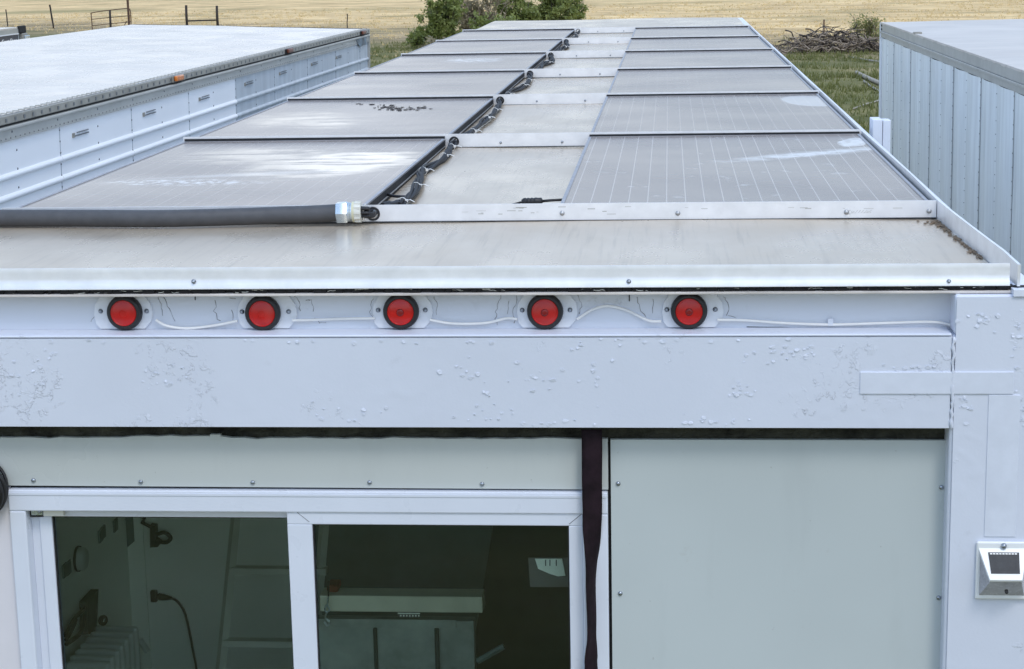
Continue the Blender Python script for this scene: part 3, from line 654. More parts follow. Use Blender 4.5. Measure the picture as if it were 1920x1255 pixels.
# dark droppings on the second left panel (real flakes on the glass)
q = MB(); rn = random.Random(5)
for k in range(60):
    a = rn.choice(((690, 197), (720, 200), (745, 206), (770, 204), (735, 203), (780, 202))); c = at(a[0]+rn.gauss(0, 14), a[1]+rn.gauss(0, 2.2), 'z', -.0100); s_ = rn.uniform(.003, .011)
    n = 6; q.poly_prism([Vector((c.x+math.cos(i)*s_*1.3*rn.uniform(.6, 1.2), c.y+math.sin(i)*s_*2.2*rn.uniform(.6, 1.2), c.z)) for i in range(n)], (0, 0, .0012))
o = q.build('bird_droppings', M['bark_dark'], None); tag(o, 'dark scattered droppings on the second left-hand solar panel', 'droppings', kind='stuff')

# ------------------------------------------------------------------ cable bundles in the gap
def bundle(pts, n, r, seedv, ties, root):
    rn = random.Random(seedv); base = smooth_path(pts, 8); m_ = len(base)
    for k in range(n):
        ph = rn.uniform(0, 6.28); P = []; fr_ = rn.uniform(.7, 1.5)
        for i, p in enumerate(base):
            a = ph + 6.283*k/n + i*.22*fr_; t_ = (base[min(i+1, m_-1)]-base[max(i-1, 0)]).normalized(); n1 = t_.cross(Vector((0, 0, 1))).normalized(); n2 = n1.cross(t_)
            sp = r*1.75*(1+.35*math.sin(i*.5+ph))*(.55 if i in (0, m_-1) else 1)
            v = p + n1*math.cos(a)*sp + n2*math.sin(a)*sp*.8; v.z = max(v.z, RZ+r+.001) if i not in (0, m_-1) else v.z; P.append(v)
        auto_smooth(MB().tube(P, r, 6).build('cable', M['cable'], root), 80)
    for f_ in ties:
        i = int(f_*(m_-2)); p = base[i]; t_ = (base[i+1]-base[i]).normalized(); n1 = t_.cross(Vector((0, 0, 1))).normalized()
        zt_ = MB().lathe(p, t_, [(r*2.5, -.0022), (r*2.75, -.0022), (r*2.75, .0022), (r*2.5, .0022), (r*2.5, -.0022)], 14); e0 = p + n1*r*2.6 + Vector((0, 0, .004))
        zt_.box(e0.x-.004, e0.x+.004, e0.y-.003, e0.y+.003, e0.z-.004, e0.z+.004); zt_.tube([e0, e0 + n1*.012 - t_*.006 + Vector((0, 0, .004)), e0 + n1*.026 - t_*.012 - Vector((0, 0, .002))], .0014, 4)
        zt_.build('zip_tie', M['white_tie'], root)
hole = lambda i: Vector((-.505, i*LP_-.006, -.022))
z_ = RZ+.018
for i in range(6):
    lab = '%s bundle of dark solar cables with white ties beside the left-hand panels' % (ordn[i] if i < 5 else 'farthest')
    root = empty('cable_bundle', (-.5, i*LP_+1, RZ), lab, 'cable', 'cable bundles along the roof gap')
    y0 = i*LP_
    if i == 0: pts = [(-.470, .22, z_), (-.462, .40, z_), (-.482, .78, z_), (-.505, 1.05, z_), (-.492, 1.35, z_), (-.490, 1.62, z_), (-.500, 1.83, z_), hole(1)+Vector((0, .012, 0))]; ties = (.07, .25, .44, .66, .86)
    else:
        rn = random.Random(i); j = lambda s_: rn.gauss(0, s_)
        pts = [hole(i)+Vector((0, -.02, 0)), (-.505+j(.008), y0+.15, z_), (-.500+j(.014), y0+.55, z_), (-.485+j(.016), y0+1.0, z_), (-.475+j(.014), y0+1.4, z_), (-.490, y0+1.75, z_), hole(i+1)+Vector((0, .012, 0))]; ties = (.3, .55, .72) if i < 3 else (.6,)
    bundle(pts, 7 if i < 3 else 6, .0052 if i < 3 else .0060, 60+i, ties, root)
    if i == 0:   # end connector and a stub cable from under the panel
        a, b = at(742, 382, 'z', z_), at(770, 372, 'z', z_)
        auto_smooth(MB().tube(smooth_path([(-.536, .47, -.03), (-.51, .43, -.03), (-.475, .40, z_)], 5), .0045, 6).build('cable', M['cable'], root), 80)
        MB().lathe((-.505, .17, z_+.004), (.35, .6, 0), [(.003, 0), (.010, 0), (.011, .01), (.011, .03), (.008, .035), (.008, .07), (.004, .075)], 12).build('connector', M['black'], root, smooth=False)
        auto_smooth(MB().tube(smooth_path([(-.503, .175, z_+.004), (-.530, .10, z_), (-.548, .03, z_-.006)], 4), .0045, 6).build('cable', M['cable'], root), 80)
        auto_smooth(MB().tube(smooth_path([(-.478, .25, z_+.006), (-.49, .15, z_+.006), (-.515, .06, z_-.006)], 4), .0045, 6).build('cable', M['cable'], root), 80)
# connector lead lying by the right-hand panel
c0 = at(962, 380, 'z', RZ+.012); c1 = at(985, 378, 'z', RZ+.014); c2 = at(1012, 376, 'z', RZ+.016); c3 = at(1040, 376, 'z', RZ+.018)
yb = c1.y; X0 = c1.x-.012
root = empty('connector_lead', (X0, yb, RZ), 'short black connector lead lying by the nearest right-hand solar panel', 'cable')
auto_smooth(MB().lathe((X0, yb, RZ+.013), (1, .04, .02), [(.0, 0), (.006, .001), (.010, .006), (.0115, .012), (.0095, .016), (.0115, .02), (.0095, .026), (.0115, .030), (.0095, .036), (.0115, .041), (.0100, .05), (.0105, .058), (.004, .062)], 12).build('connector', M['black'], root), 30)
MB().tube([(X0+.058, yb+.002, RZ+.014), (X0+.085, yb+.004, RZ+.016), (max(X0+.11, .012), yb+.006, RZ+.018)], .0042, 6).build('cable', M['black'], root, smooth=True)
MB().tube([(X0, yb, RZ+.012), (X0-.015, yb-.002, RZ+.008), (X0-.03, yb-.003, RZ+.0045)], .0035, 6).build('cable', M['black'], root, smooth=True)

# ------------------------------------------------------------------ grey conduit hose in front of the rail
root = empty('conduit_hose', (-1.0, -.06, RZ), 'charcoal flexible conduit hose with a zinc fitting lying on the roof', 'hose')
hr = .0235
P = []
for px, yy, zz in ((-700, -.055, 0), (-300, -.05, 0), (-60, -.045, 0), (60, -.050, 0), (170, -.062, 0), (300, -.078, 0), (420, -.066, .001), (520, -.054, .003), (600, -.050, .006), (640, -.050, .009)):
    x = CAM.x + (at(px, 400, 'y', yy).x-CAM.x); P.append(Vector((x, yy, RZ+hr+.002+zz)))
auto_smooth(MB().tube(smooth_path(P, 8), hr, 20).build('hose', M['hose'], root), 60)
e = P[-1]; ax = Vector((1, .02, .03)).normalized()
auto_smooth(MB().lathe(e-ax*.012, ax, [(.020, 0), (.0295, 0), (.031, .003), (.031, .027), (.0295, .030), (.020, .030)], 6).build('lock_nut', M['zinc'], root), 25)
auto_smooth(MB().lathe(e+ax*.018, ax, [(.018, 0), (.0265, 0), (.0265, .006), (.0245, .008), (.0245, .013), (.018, .013)], 24).build('thread_ring', M['zinc'], root), 35)
auto_smooth(MB().lathe(e+ax*.031, ax, [(.018, 0), (.028, 0), (.028, .006), (.018, .006)], 24).build('seal_ring', M['brass'], root), 35)
q = MB().lathe(e+ax*.037, ax, [(.015, 0), (.0275, 0), (.0275, .004), (.0255, .018), (.015, .018)], 24)
for k in range(12):
    a = k*math.pi/6; c = e+ax*.046+Vector((0, math.cos(a), math.sin(a)))*.0265; q.box(c.x-.008, c.x+.008, c.y-.0025, c.y+.0025, c.z-.0025, c.z+.0025)
q.build('bushing', M['beige'], root)
hxp = Vector((-.505, -.012, -.022))
for k, (dy, dz) in enumerate(((-.010, .008), (-.012, -.002), (-.008, -.010), (.002, .010), (.004, 0))):
    s0 = e+ax*.045+Vector((0, dy, dz)); P2 = [s0, s0+ax*.03+Vector((0, 0, -.001*k)), Vector((hxp.x-.018, -.040+dy*.4, hxp.z+dz*.5+.003)), Vector((hxp.x-.002, -.030, hxp.z+dz*.4)), Vector((hxp.x+.004, -.012, hxp.z+dz*.35)), Vector((hxp.x, .02, hxp.z+dz*.35))]
    auto_smooth(MB().tube(smooth_path(P2, 6), .0046, 8).build('cable', M['black'], root), 80)
pz = Vector((hxp.x-.020, -.040, hxp.z+.002))
q = MB().lathe(pz, (1, .1, 0), [(.0135, -.002), (.0155, -.002), (.0155, .002), (.0135, .002), (.0135, -.002)], 14); q.box(pz.x-.004, pz.x+.004, pz.y-.006, pz.y+.002, pz.z+.013, pz.z+.021); q.tube([pz+Vector((0, 0, .018)), pz+Vector((.006, 0, .03))], .0014, 4)
q.build('zip_tie', M['white_tie'], root)

# ------------------------------------------------------------------ things on the rear wall
# hanging strap (twisted webbing)
prof_ = [(806, 1109.5, 40), (840, 1110, 40), (900, 1110, 39), (960, 1111, 37), (990, 1110.5, 35), (1020, 1111, 30), (1060, 1110, 21), (1100, 1109, 18), (1160, 1111, 17), (1195, 1111, 17), (1215, 1110, 21), (1235, 1109, 24), (1255, 1109, 24), (1330, 1110, 36), (1420, 1111, 30)]
q = MB(); ybs = WY-.028; rows = smooth_path([Vector(p) for p in prof_], 4); wmax = .0455/2
for k, (py, px, wpx) in enumerate(rows):
    c = at(px, py, 'y', ybs); half = min(.999, wpx/40); an = math.acos(half); 
    dx, dy = math.cos(an)*wmax, math.sin(an)*wmax
    for s_ in (-1, -.5, 0, .5, 1):
        q.v.append(Vector((c.x+dx*s_, c.y+dy*s_*.9-.0025*(1-s_*s_)*math.sin(k*.31), c.z)))
nr = len(rows)
for k in range(nr-1):
    for j in range(4): a = k*5+j; q.f.append((a, a+1, a+6, a+5))
st = q.build('strap', M['strap'], None); so = st.modifiers.new('thick', 'SOLIDIFY'); so.thickness = .0022
for p in st.data.polygons: p.use_smooth = True
tag(st, 'black twisted webbing strap hanging down beside the window', 'strap')
# coiled black cable at the left edge
cc = at(-34, 921, 'y', WY-.03); root = empty('cable_coil', cc, 'coiled black cable hanging on the wall left of the window', 'cable')
rn = random.Random(8)
for k in range(7):
    rr = .049+rn.uniform(-.004, .006) if k else .060; q = MB(); P = []
    for i in range(41):
        a = 6.283*i/40; P.append(Vector((cc.x+math.cos(a)*rr*(.92 if k else .88), WY-.012-.006*k+.004*math.sin(a*2+k), cc.z+math.sin(a)*rr*1.06 - (.0 if k else -.004))))
    auto_smooth(q.tube(P, .0062 if k else .004, 8).build('loop', M['black'], root), 80)
MB().cyl((cc.x, WY+.004, cc.z+.052), (cc.x, WY-.06, cc.z+.054), .005, 8).build('hook', M['screw'], root)
# solar wall lamp on the corner post
c = at(1878, 1066, 'y', FY); root = empty('solar_wall_lamp', (c.x, FY, c.z), 'white solar powered wall lamp on the corner post', 'lamp')
hw = .0565; zt, zb = at(1878, 1014, 'y', FY).z, at(1878, 1122, 'y', FY).z; xa, xb_ = c.x-hw, c.x+hw; yb = FY-.0015
M['lampwhite'] = simple('white lamp plastic', (.80, .82, .83), .35, var=.02); M['lampgrey'] = simple('clear lamp diffuser', (.40, .40, .43), .25, var=.2, vs=30)
MB().box(xa, xb_, yb-.008, yb, zb, zt).build('base_plate', M['lampwhite'], root, bevel=.004, seg=3)
ya = yb-.008; zs = zt-.022; ztip = at(1878, 1086, 'y', FY-.05).z; yt = FY-.058; m_ = .022
pts = dict(a=(xa+.004, ya, zs+.008), b=(xb_-.004, ya, zs+.008), c=(xb_-m_, yt, ztip), d=(xa+m_, yt, ztip), e=(xa+.008, ya, zb+.010), f=(xb_-.008, ya, zb+.010), c2=(xb_-m_, yt, ztip-.004), d2=(xa+m_, yt, ztip-.004))
q = MB(); V = [Vector(pts[k]) for k in ('a', 'b', 'c', 'd', 'd2', 'c2')]; 
dn = Vector((0, .004, -.006)); q.poly_prism([V[0], V[1], V[2], V[3]], dn); q.build('hood', M['lampwhite'], root, bevel=.001)
q = MB(); E_ = [Vector(pts[k]) for k in ('e', 'f')]; a2, b2, c2, d2 = [v+dn for v in (V[0], V[1], V[2], V[3])]
i_ = Vector((.002, 0, 0)); q.v += [a2+i_, b2-i_, c2-i_*.5, d2+i_*.5, E_[0], E_[1]]; q.f += [(3, 2, 5, 4), (0, 3, 4), (1, 5, 2)]; q.build('diffuser', M['lampgrey'], root)
def on_hood(u, v, off): # u across 0..1, v down slope 0..1
    l_ = V[0].lerp(V[3], v); r_ = V[1].lerp(V[2], v); nrm = (V[1]-V[0]).cross(V[3]-V[0]).normalized(); nrm = nrm if nrm.y < 0 else -nrm; return l_.lerp(r_, u)+nrm*off
q = MB().poly_prism([on_hood(.17, .14, .0002), on_hood(.83, .14, .0002), on_hood(.90, .80, .0002), on_hood(.10, .80, .0002)], on_hood(0, 0, .0012)-on_hood(0, 0, 0)); cp = q.build('solar_cell', simple('small solar cell', (.06, .062, .066), .5, var=.15, vs=60, spec=.15), root)
q = MB()
for k in range(9):
    u = .20+k*.067; q.poly_prism([on_hood(u, .17, .0014), on_hood(u+.05, .17, .0014), on_hood(u+.05, .205, .0014), on_hood(u, .205, .0014)], (0, -.0003, .0003))
q.build('contact_strip', M['white_tie'], cp)
MB().lathe((c.x+.004, (ya+yt)/2-.008, (zb+ztip)/2+.002), (0, -1, -.6), [(.004, 0), (.004, .006), (.0025, .008), (0, .008)], 10).build('sensor', M['black'], root)
MB().lathe((c.x+.001, yb-.008, zt-.009), (0, -1, 0), [(.0068, 0), (.0068, .002), (.0052, .006), (.002, .0075), (0, .0075)], 12).build('bolt', M['screw'], root, smooth=True)
# white conduit post at the trailer's right side
bx = at(1635, 224, 'x', 1.10); yb2 = bx.y
root = empty('conduit_post', (1.13, yb2, -2.0), 'white square conduit pair standing off the right side of the solar trailer', 'post')
MB().box(1.10, 1.138, yb2-.03, yb2+.09, -2.0, -.008).build('conduit', M['pvc'], root, bevel=.003); MB().box(1.141, 1.172, yb2-.02, yb2+.06, -2.0, -.012).build('conduit', M['pvc'], root, bevel=.003)
MB().box(XR+.01, 1.172, yb2-.01, yb2+.05, -1.9, -1.86).box(XR+.01, 1.172, yb2-.01, yb2+.05, -.5, -.46).build('bracket', M['alu_dull'], root)

# ------------------------------------------------------------------ interior seen through the window
BYW = .92
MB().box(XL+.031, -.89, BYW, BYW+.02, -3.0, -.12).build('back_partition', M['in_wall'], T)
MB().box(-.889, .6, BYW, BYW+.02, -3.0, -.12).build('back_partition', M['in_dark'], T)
MB().box(XL+.031, XL+.036, -.94, BYW-.001, -3.0, -.12).build('interior_lining', M['in_wall'], T)
MB().box(.6, .62, -.93, BYW+.02, -3.0, -.12).build('interior_partition', M['in_wall'], T)
MB().box(XL+.037, .6, -.93, BYW, -.12, -.10).build('ceiling', M['in_wall'], T)
MB().box(-1.5, -1.47, BYW-.012, BYW-.001, -3.0, -.12).build('corner_trim', M['in_wall'], T)
IX = XL+.037
# dark curtain on the right of the back wall
a = at(925, 985, 'y', BYW-.03); b = at(880, 1260, 'y', BYW-.03)
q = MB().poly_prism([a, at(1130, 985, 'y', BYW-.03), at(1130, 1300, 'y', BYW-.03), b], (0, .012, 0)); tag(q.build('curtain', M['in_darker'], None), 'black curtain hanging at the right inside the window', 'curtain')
# fold-down bench: plank, label, lower panel, straps
BW_ = BYW; BYW = .02
pl0, pl1 = at(612, 1117, 'y', BYW-.08), at(905, 1150, 'y', BYW-.08)
root = empty('fold_down_bench', (pl0.x+.25, BYW-.05, pl1.z-.3), 'pale folded bench with a thick plank edge behind the right pane', 'bench')
MB().box(pl0.x-.02, pl1.x, BYW-.08, BYW-.01, pl1.z, pl0.z).build('plank', M['plank'], root, bevel=.003)
l0, l1 = at(600, 1162, 'y', BYW-.05), at(905, 1300, 'y', BYW-.05); lp = MB().box(l0.x-.02, l1.x-.02, BYW-.05, BYW-.01, l1.z-.2, l0.z).build('lower_panel', M['locker'], root, bevel=.003)
l0, l1 = at(600, 1160, 'y', BYW-.056), at(855, 1178, 'y', BYW-.056); MB().box(l0.x-.02, l1.x, BYW-.058, BYW-.0505, l1.z, l0.z).build('panel_batten', M['locker'], lp)
for px in (705, 820):
    a, b = at(px-6, 1179, 'y', BYW-.062), at(px+6, 1320, 'y', BYW-.062); MB().box(a.x, b.x, BYW-.062, BYW-.0505, b.z, a.z).build('leg', M['in_darker'], root, bevel=.003)
l0, l1 = at(746, 1149, 'y', BYW-.085), at(788, 1158, 'y', BYW-.085); MB().box(l0.x, l1.x, BYW-.085, BYW-.0805, l1.z, l0.z).build('label_plate', M['paper_dim'], root)
q = MB().box(l0.x, l1.x, BYW-.087, BYW-.0855, l0.z-.003, l0.z)
for k in range(7): xk = l0.x+.006+k*.0085; q.box(xk, xk+.004, BYW-.087, BYW-.0855, l1.z+.003, l0.z-.006)
q.build('plate_marks', M['paper'], root)
# snap hook on a cord
root = empty('snap_hook', at(614, 1140, 'y', BYW-.10), 'small metal snap hook hanging at the left of the bench', 'hook')
auto_smooth(MB().tube(smooth_path([at(px, py, 'y', BYW-.10) for px, py in ((616, 1118), (614, 1134), (618, 1143), (613, 1148), (609, 1143), (612, 1134))], 4), .0025, 6).build('hook', M['zinc'], root), 80)
auto_smooth(MB().tube(smooth_path([at(px, py, 'y', BYW-.10) for px, py in ((613, 1148), (610, 1158), (618, 1166), (614, 1174), (608, 1166))], 4), .003, 6).build('shackle', M['zinc'], root), 80)
MB().tube([at(616, 1090, 'y', BYW-.10), at(616, 1118, 'y', BYW-.10)], .003, 6).build('cord', M['black'], root)
a, b = at(612, 1098, 'y', BYW-.06), at(634, 1112, 'y', BYW-.06); MB().box(a.x, b.x, BYW-.06, BYW-.0, b.z, a.z).build('red_pouch', simple('dull red cloth', (.20, .04, .02), .8), root, bevel=.006)
# white sheet in place of a bright opening, set close to the glass
PY = WY+.10
pp = [at(px, py, 'y', PY) for px, py in ((1003, 1048), (1054, 1048), (1060, 1080), (1046, 1081), (1030, 1076), (1009, 1067))]
root = empty('opening_sheet', pp[0], 'white sheet standing in for a bright opening inside the right-hand pane', 'paper')
MB().poly_prism(pp, (0, .002, 0)).build('sheet', M['paper'], root)
MB().poly_prism([at(px, py, 'y', PY+.006) for px, py in ((990, 1046), (1075, 1046), (1075, 1101), (994, 1101))], (0, .002, 0)).build('backing', M['paper_dim'], root)
for px in (1023, 1031, 1043): MB().tube([at(px, 1050, 'y', PY-.001), at(px, 1061, 'y', PY-.001)], .0012, 4).build('mark', M['rivet'], root)
a, b = at(895, 1240, 'y', BYW-.13), at(945, 1212, 'y', BYW-.13); tag(MB().tube([a, b], .009, 6).build('stick', M['in_dark'], None), 'short dark stick leaning beside the bench inside', 'stick')
BYW = BW_
# ladder
root = empty('ladder', at(412, 1260, 'y', .3), 'pale ladder leaning on the back wall behind the left pane', 'ladder')
dv = Vector((.28, 0, 0)); s0, s1 = at(412, 1275, 'y', .25), at(443, 960, 'y', .5)
for o_ in (Vector((0, 0, 0)), dv): MB().tube([s0+o_, s1+o_], .016, 4).build('stile', M['ladder'], root)
for py in (1070, 1205):
    f_ = (py-960)/315; c = s1.lerp(s0, f_); MB().box(c.x, c.x+.30, c.y-.02, c.y+.012, c.z-.010, c.z+.010).build('rung', M['ladder'], root)
# plug with cord, hook
pw = at(290, 1117, 'y', BYW); root = empty('plugged_cord', pw, 'black plug with its cord hanging from the back wall', 'cord')
MB().box(pw.x-.010, pw.x+.012, BYW-.02, BYW-.001, pw.z-.018, pw.z+.022).build('socket', M['black'], root, bevel=.003)
MB().lathe(at(298, 1119, 'y', BYW-.02), (1, -.3, 0), [(.0, 0), (.012, 0), (.011, .02), (.005, .05), (0, .05)], 10).build('plug', M['black'], root)
auto_smooth(MB().tube(smooth_path([at(px, py, 'y', BYW-.035) for px, py in ((312, 1120), (330, 1126), (344, 1144), (352, 1170), (360, 1210), (369, 1262), (372, 1330))], 6), .0042, 6).build('cord', M['black'], root), 80)
pw = at(293, 1005, 'y', BYW); root = empty('wall_hook', pw, 'black looped bracket fixed near the top of the back wall', 'bracket')
MB().poly_prism([at(px, py, 'y', BYW-.03) for px, py in ((281, 985), (292, 987), (292, 1012), (300, 1018), (296, 1026), (281, 1027))], (0, .029, 0)).build('plate', M['black'], root)
MB().tube([at(283, 988, 'y', BYW-.03), at(266, 980, 'y', BYW-.03), at(272, 968, 'y', BYW-.03)], .006, 6).build('arm', M['black'], root)
auto_smooth(MB().tube(smooth_path([at(px, py, 'y', BYW-.04) for px, py in ((293, 1003), (308, 999), (320, 1008), (312, 1017), (294, 1016))], 5), .007, 8).build('loop', M['black'], root), 80)
# clutter on the left lining
a = at(140, 1192, 'x', IX+.10); root = empty('oil_heater', (IX+.12, .35, -1.75), 'white finned oil heater below the clutter at the left', 'heater')
zt = at(215, 1193, 'x', IX+.12).z; y0 = at(150, 1200, 'x', IX+.12).y
for k in range(7): MB().box(IX+.03, IX+.17, y0+.10+k*.05, y0+.125+k*.05, zt-.55, zt).build('fin', M['heater'], root, bevel=.012, seg=2)
cb = MB().box(IX+.03, IX+.16, y0-.03, y0+.09, zt-.5, zt-.03).build('control_box', M['heater'], root, bevel=.01); MB().box(IX+.161, IX+.165, y0, y0+.07, zt-.16, zt-.13).build('label_strip', M['red_mid'], cb)
root = empty('tool_rack', (IX+.02, .42, -1.4), 'dark green upright tool with hanging loops on the left lining', 'tool')
MB().poly_prism([at(px, py, 'x', IX+.03) for px, py in ((164, 1128), (185, 1105), (181, 1186), (165, 1190))], (-.025, 0, 0)).build('blade', M['in_darker'], root)
for pts in (((165, 1135), (140, 1160), (122, 1192)), ((160, 1150), (152, 1185), (125, 1208)), ((142, 1162), (135, 1180), (124, 1200))):
    auto_smooth(MB().tube(smooth_path([at(px, py, 'x', IX+.02) for px, py in pts], 5), .007, 6).build('loop', M['black'], root), 80)
c = at(190, 1163, 'x', IX+.02); root = empty('ring_knob', c, 'small dark ring knob on the left lining', 'knob')
auto_smooth(MB().lathe(c, (1, -.4, 0), [(.008, 0), (.016, 0), (.018, .008), (.015, .014), (.008, .014), (.007, .005)], 14).build('ring', M['black'], root), 50); MB().lathe(c, (1, -.4, 0), [(.007, .004), (.006, .008), (0, .009)], 10).build('centre', M['paper'], root)
c = at(152, 1048, 'x', IX+.015); root = empty('round_fixture', c, 'round pale wall fixture in the upper left pane', 'fixture')
auto_smooth(MB().lathe(c, (1, 0, 0), [(.036, -.012), (.036, .008), (.030, .016), (0, .018)], 20).build('dome', M['heater'], root), 50); MB().lathe(c, (1, 0, 0), [(.040, -.012), (.040, -.004)], 20).build('ring', M['black'], root)
q = MB(); rn = random.Random(3)
for px, py in ((123, 1070), (130, 1065), (190, 1005), (195, 998), (218, 985), (285, 0)):
    if py: c = at(px, py, 'x', IX+.006); q.box(IX+.001, IX+.006, c.y-.02, c.y+.02, c.z-.02, c.z+.02)
tag(q.build('wall_smudges', M['in_dark'], None), 'dark smudged brackets scattered on the left lining', 'brackets', kind='stuff')
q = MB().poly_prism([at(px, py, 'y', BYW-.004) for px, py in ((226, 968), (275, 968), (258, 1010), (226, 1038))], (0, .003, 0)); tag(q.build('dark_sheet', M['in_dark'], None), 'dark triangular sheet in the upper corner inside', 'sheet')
c = at(267, 1215, 'y', BYW-.05); tag(MB().tube([at(262, 1200, 'y', BYW-.05), at(277, 1222, 'y', BYW-.05)], .012, 8).build('short_handle', M['heater'], None), 'short pale handle low on the back wall', 'handle')  # a short bare handle, no brush on it

# ------------------------------------------------------------------ the left-hand trailer (local frame: x=0 wall, z=0 roof edge)
def trailer_frame(o): return o.matrix_basis.copy()
LT = empty('box_trailer', (-2.699, 0, 0), 'white box trailer with amber side lamps parked to the left', 'trailer', rot=(0, .0200, -.0161))
bpy.context.view_layer.update()
LM = LT.matrix_basis.copy(); LMi = LM.inverted()
def hitL(px, py, xoff=0):   # ray against the trailer wall plane, in local coordinates
    d = _f + _r*((px-960)/FPX) - _u*((py-627.5)/FPX); o = LMi @ CAM; dl = LMi.to_3x3() @ d; t_ = (xoff-o.x)/dl.x; return o + dl*t_
YN, YF, LW = -1.4, hitL(688, 60).y, 2.45
seams = [hitL(110, 250).y, hitL(247, 210).y, hitL(352, 180).y, hitL(440, 155).y]; pit = (seams[3]-seams[0])/3
q = MB(); nx, ny = 10, 60
for j in range(ny+1):
    for i in range(nx+1):
        x = -LW*i/nx; y = YN+(YF+.72*i/nx-YN)*j/ny; q.v.append(Vector((x, y, .003+.006*mnoise.noise(Vector((x*1.3, y*2.6, 0)))*(0 if i in (0, nx) else 1))))
for j in range(ny):
    for i in range(nx): k = j*(nx+1)+i; q.f.append((k, k+1, k+nx+2, k+nx+1))
q.build('roof', M['roof_white'], LT, smooth=True)
MB().box(.0, .022, YN, YF, -.036, .002).build('cap_rail', M['cap'], LT, bevel=.004)
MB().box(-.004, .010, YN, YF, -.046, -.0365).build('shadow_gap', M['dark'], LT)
MB().box(-.004, .030, YN, YF, -.062, -.0465).build('lip_rail', M['cove'], LT, bevel=.004)
MB().box(-.004, .018, YN, YF, -.112, -.0625).build('cove_rail', M['cove'], LT)
edges = [YN]; y = seams[0]
while y-pit > YN+.1: y -= pit
while y < YF-.2: edges.append(y); y += pit
edges.append(YF)
for a, b in zip(edges[:-1], edges[1:]):
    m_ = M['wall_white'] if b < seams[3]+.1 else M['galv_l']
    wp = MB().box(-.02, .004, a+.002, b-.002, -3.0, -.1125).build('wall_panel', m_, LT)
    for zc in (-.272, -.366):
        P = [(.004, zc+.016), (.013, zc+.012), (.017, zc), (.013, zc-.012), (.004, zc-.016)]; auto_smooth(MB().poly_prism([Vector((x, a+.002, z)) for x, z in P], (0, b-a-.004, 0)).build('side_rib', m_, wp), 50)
MB().box(-.03, -.021, YN, YF, -3.0, -.115).build('wall_backing', M['dark'], LT)
MB().box(-LW, -LW+.02, YN, YF, -3.0, -.003).build('wall_panel', M['wall_white'], LT); MB().poly_prism([Vector((-.03, YF-.02, -3.0)), Vector((-.03, YF-.005, -3.0)), Vector((-LW+.02, YF+.70, -3.0)), Vector((-LW+.02, YF+.685, -3.0))], (0, 0, 2.99)).build('front_wall', M['wall_white'], LT); MB().box(-LW+.02, -.03, YN, YN+.02, -3.0, -.003).build('rear_wall', M['wall_white'], LT)
MB().poly_prism([Vector((-.001, YF, -.05)), Vector((-.001, YF+.012, -.05)), Vector((-LW, YF+.732, -.05)), Vector((-LW, YF+.72, -.05))], (0, 0, .056)).build('front_rail', M['dark'], LT)
MB().box(-.02, .024, YF+.0005, YF+.02, -3.0, .004).build('corner_trim', M['cove'], LT)
MB().box(-LW, 0, YN, YF, -3.08, -3.0).build('floor', M['cap'], LT)
wheels(LT, -LW+.2, -.2, (.8, 2.1)); MB().box(-.6, -.45, 10, 10.15, GZ, -3.08).build('landing_leg', M['rust'], LT); MB().box(-2.1, -1.95, 10, 10.15, GZ, -3.08).build('landing_leg', M['rust'], LT)
def dot(q, x, y, z, r): q.lathe((x, y, z), (1, 0, 0), [(r, 0), (r*.7, .003), (0, .004)], 6)
q = MB(); y = YN+.05
while y < YF: dot(q, .018, y, -.100, .0045); y += .060
y = YN
while y < YF: dot(q, .018, y+.3, -.074, .006); y += .61
for e_ in edges[1:-1]:
    for k in range(7): dot(q, .004, e_, -.13-k*.055 if True else 0, .006)
    for k in range(3): dot(q, .004, e_+pit*.5, -.165-.085*k, .006)
tag(q.build('rivets', M['rivet'], LT), kind='stuff')
q = MB(); y = YN
while y < YF: q.box(.0225, .0245, y, y+.020, -.026, -.010); y += .115
tag(q.build('rail_slots', M['rivet'], LT), kind='stuff')
q = MB(); y = YN
while y < YF: q.box(-.034, -.008, y, y+.020, .003, .0075); y += .075
tag(q.build('roof_staples', M['cove'], LT), kind='stuff')
for e_ in edges[1:-1]: MB().box(.002, .0055, e_-.0022, e_+.0022, -3.0, -.113).build('panel_seam', M['screw'], LT)
for px, py in ((149, 249), (278, 211), (381, 183), (465, 155.5), (529, 136), (588, 119), (634, 106.5)):
    p = hitL(px, py); b = MB().box(.004, .010, p.y-.125, p.y-.095, p.z-.014, p.z+.008).build('tie_hook', M['cap'], LT)
    MB().box(.006, .012, p.y-.060, p.y+.11, p.z+.005, p.z+.009).box(.006, .012, p.y-.095, p.y+.115, p.z-.010, p.z-.005).build('prong', M['rivet'], b)
for px, py, m_ in ((331, 147, 'amber'), (540, 95.5, 'amber_dark'), (679, 63, 'amber_dark')):
    p = hitL(px, py, .024); lb = MB().box(.0235, .030, p.y-.10, p.y+.16, -.034, .001).build('marker_lamp', M['cap'] if m_ == 'amber' else M['dark'], LT); auto_smooth(MB().box(.0305, .050, p.y-.08, p.y+.08, -.030, .002).build('lens', M[m_], lb, bevel=.008, seg=3), 40)
# torn sticker at the far corner
pp = [hitL(px, py, .0195) for px, py in ((666, 72), (686, 66), (687, 84), (680, 85), (676, 89), (670, 82))]
MB().poly_prism(pp, (.002, 0, 0)).build('torn_sticker', simple('torn blue black sticker', (.10, .14, .17), .5, var=.9, vs=9), LT)
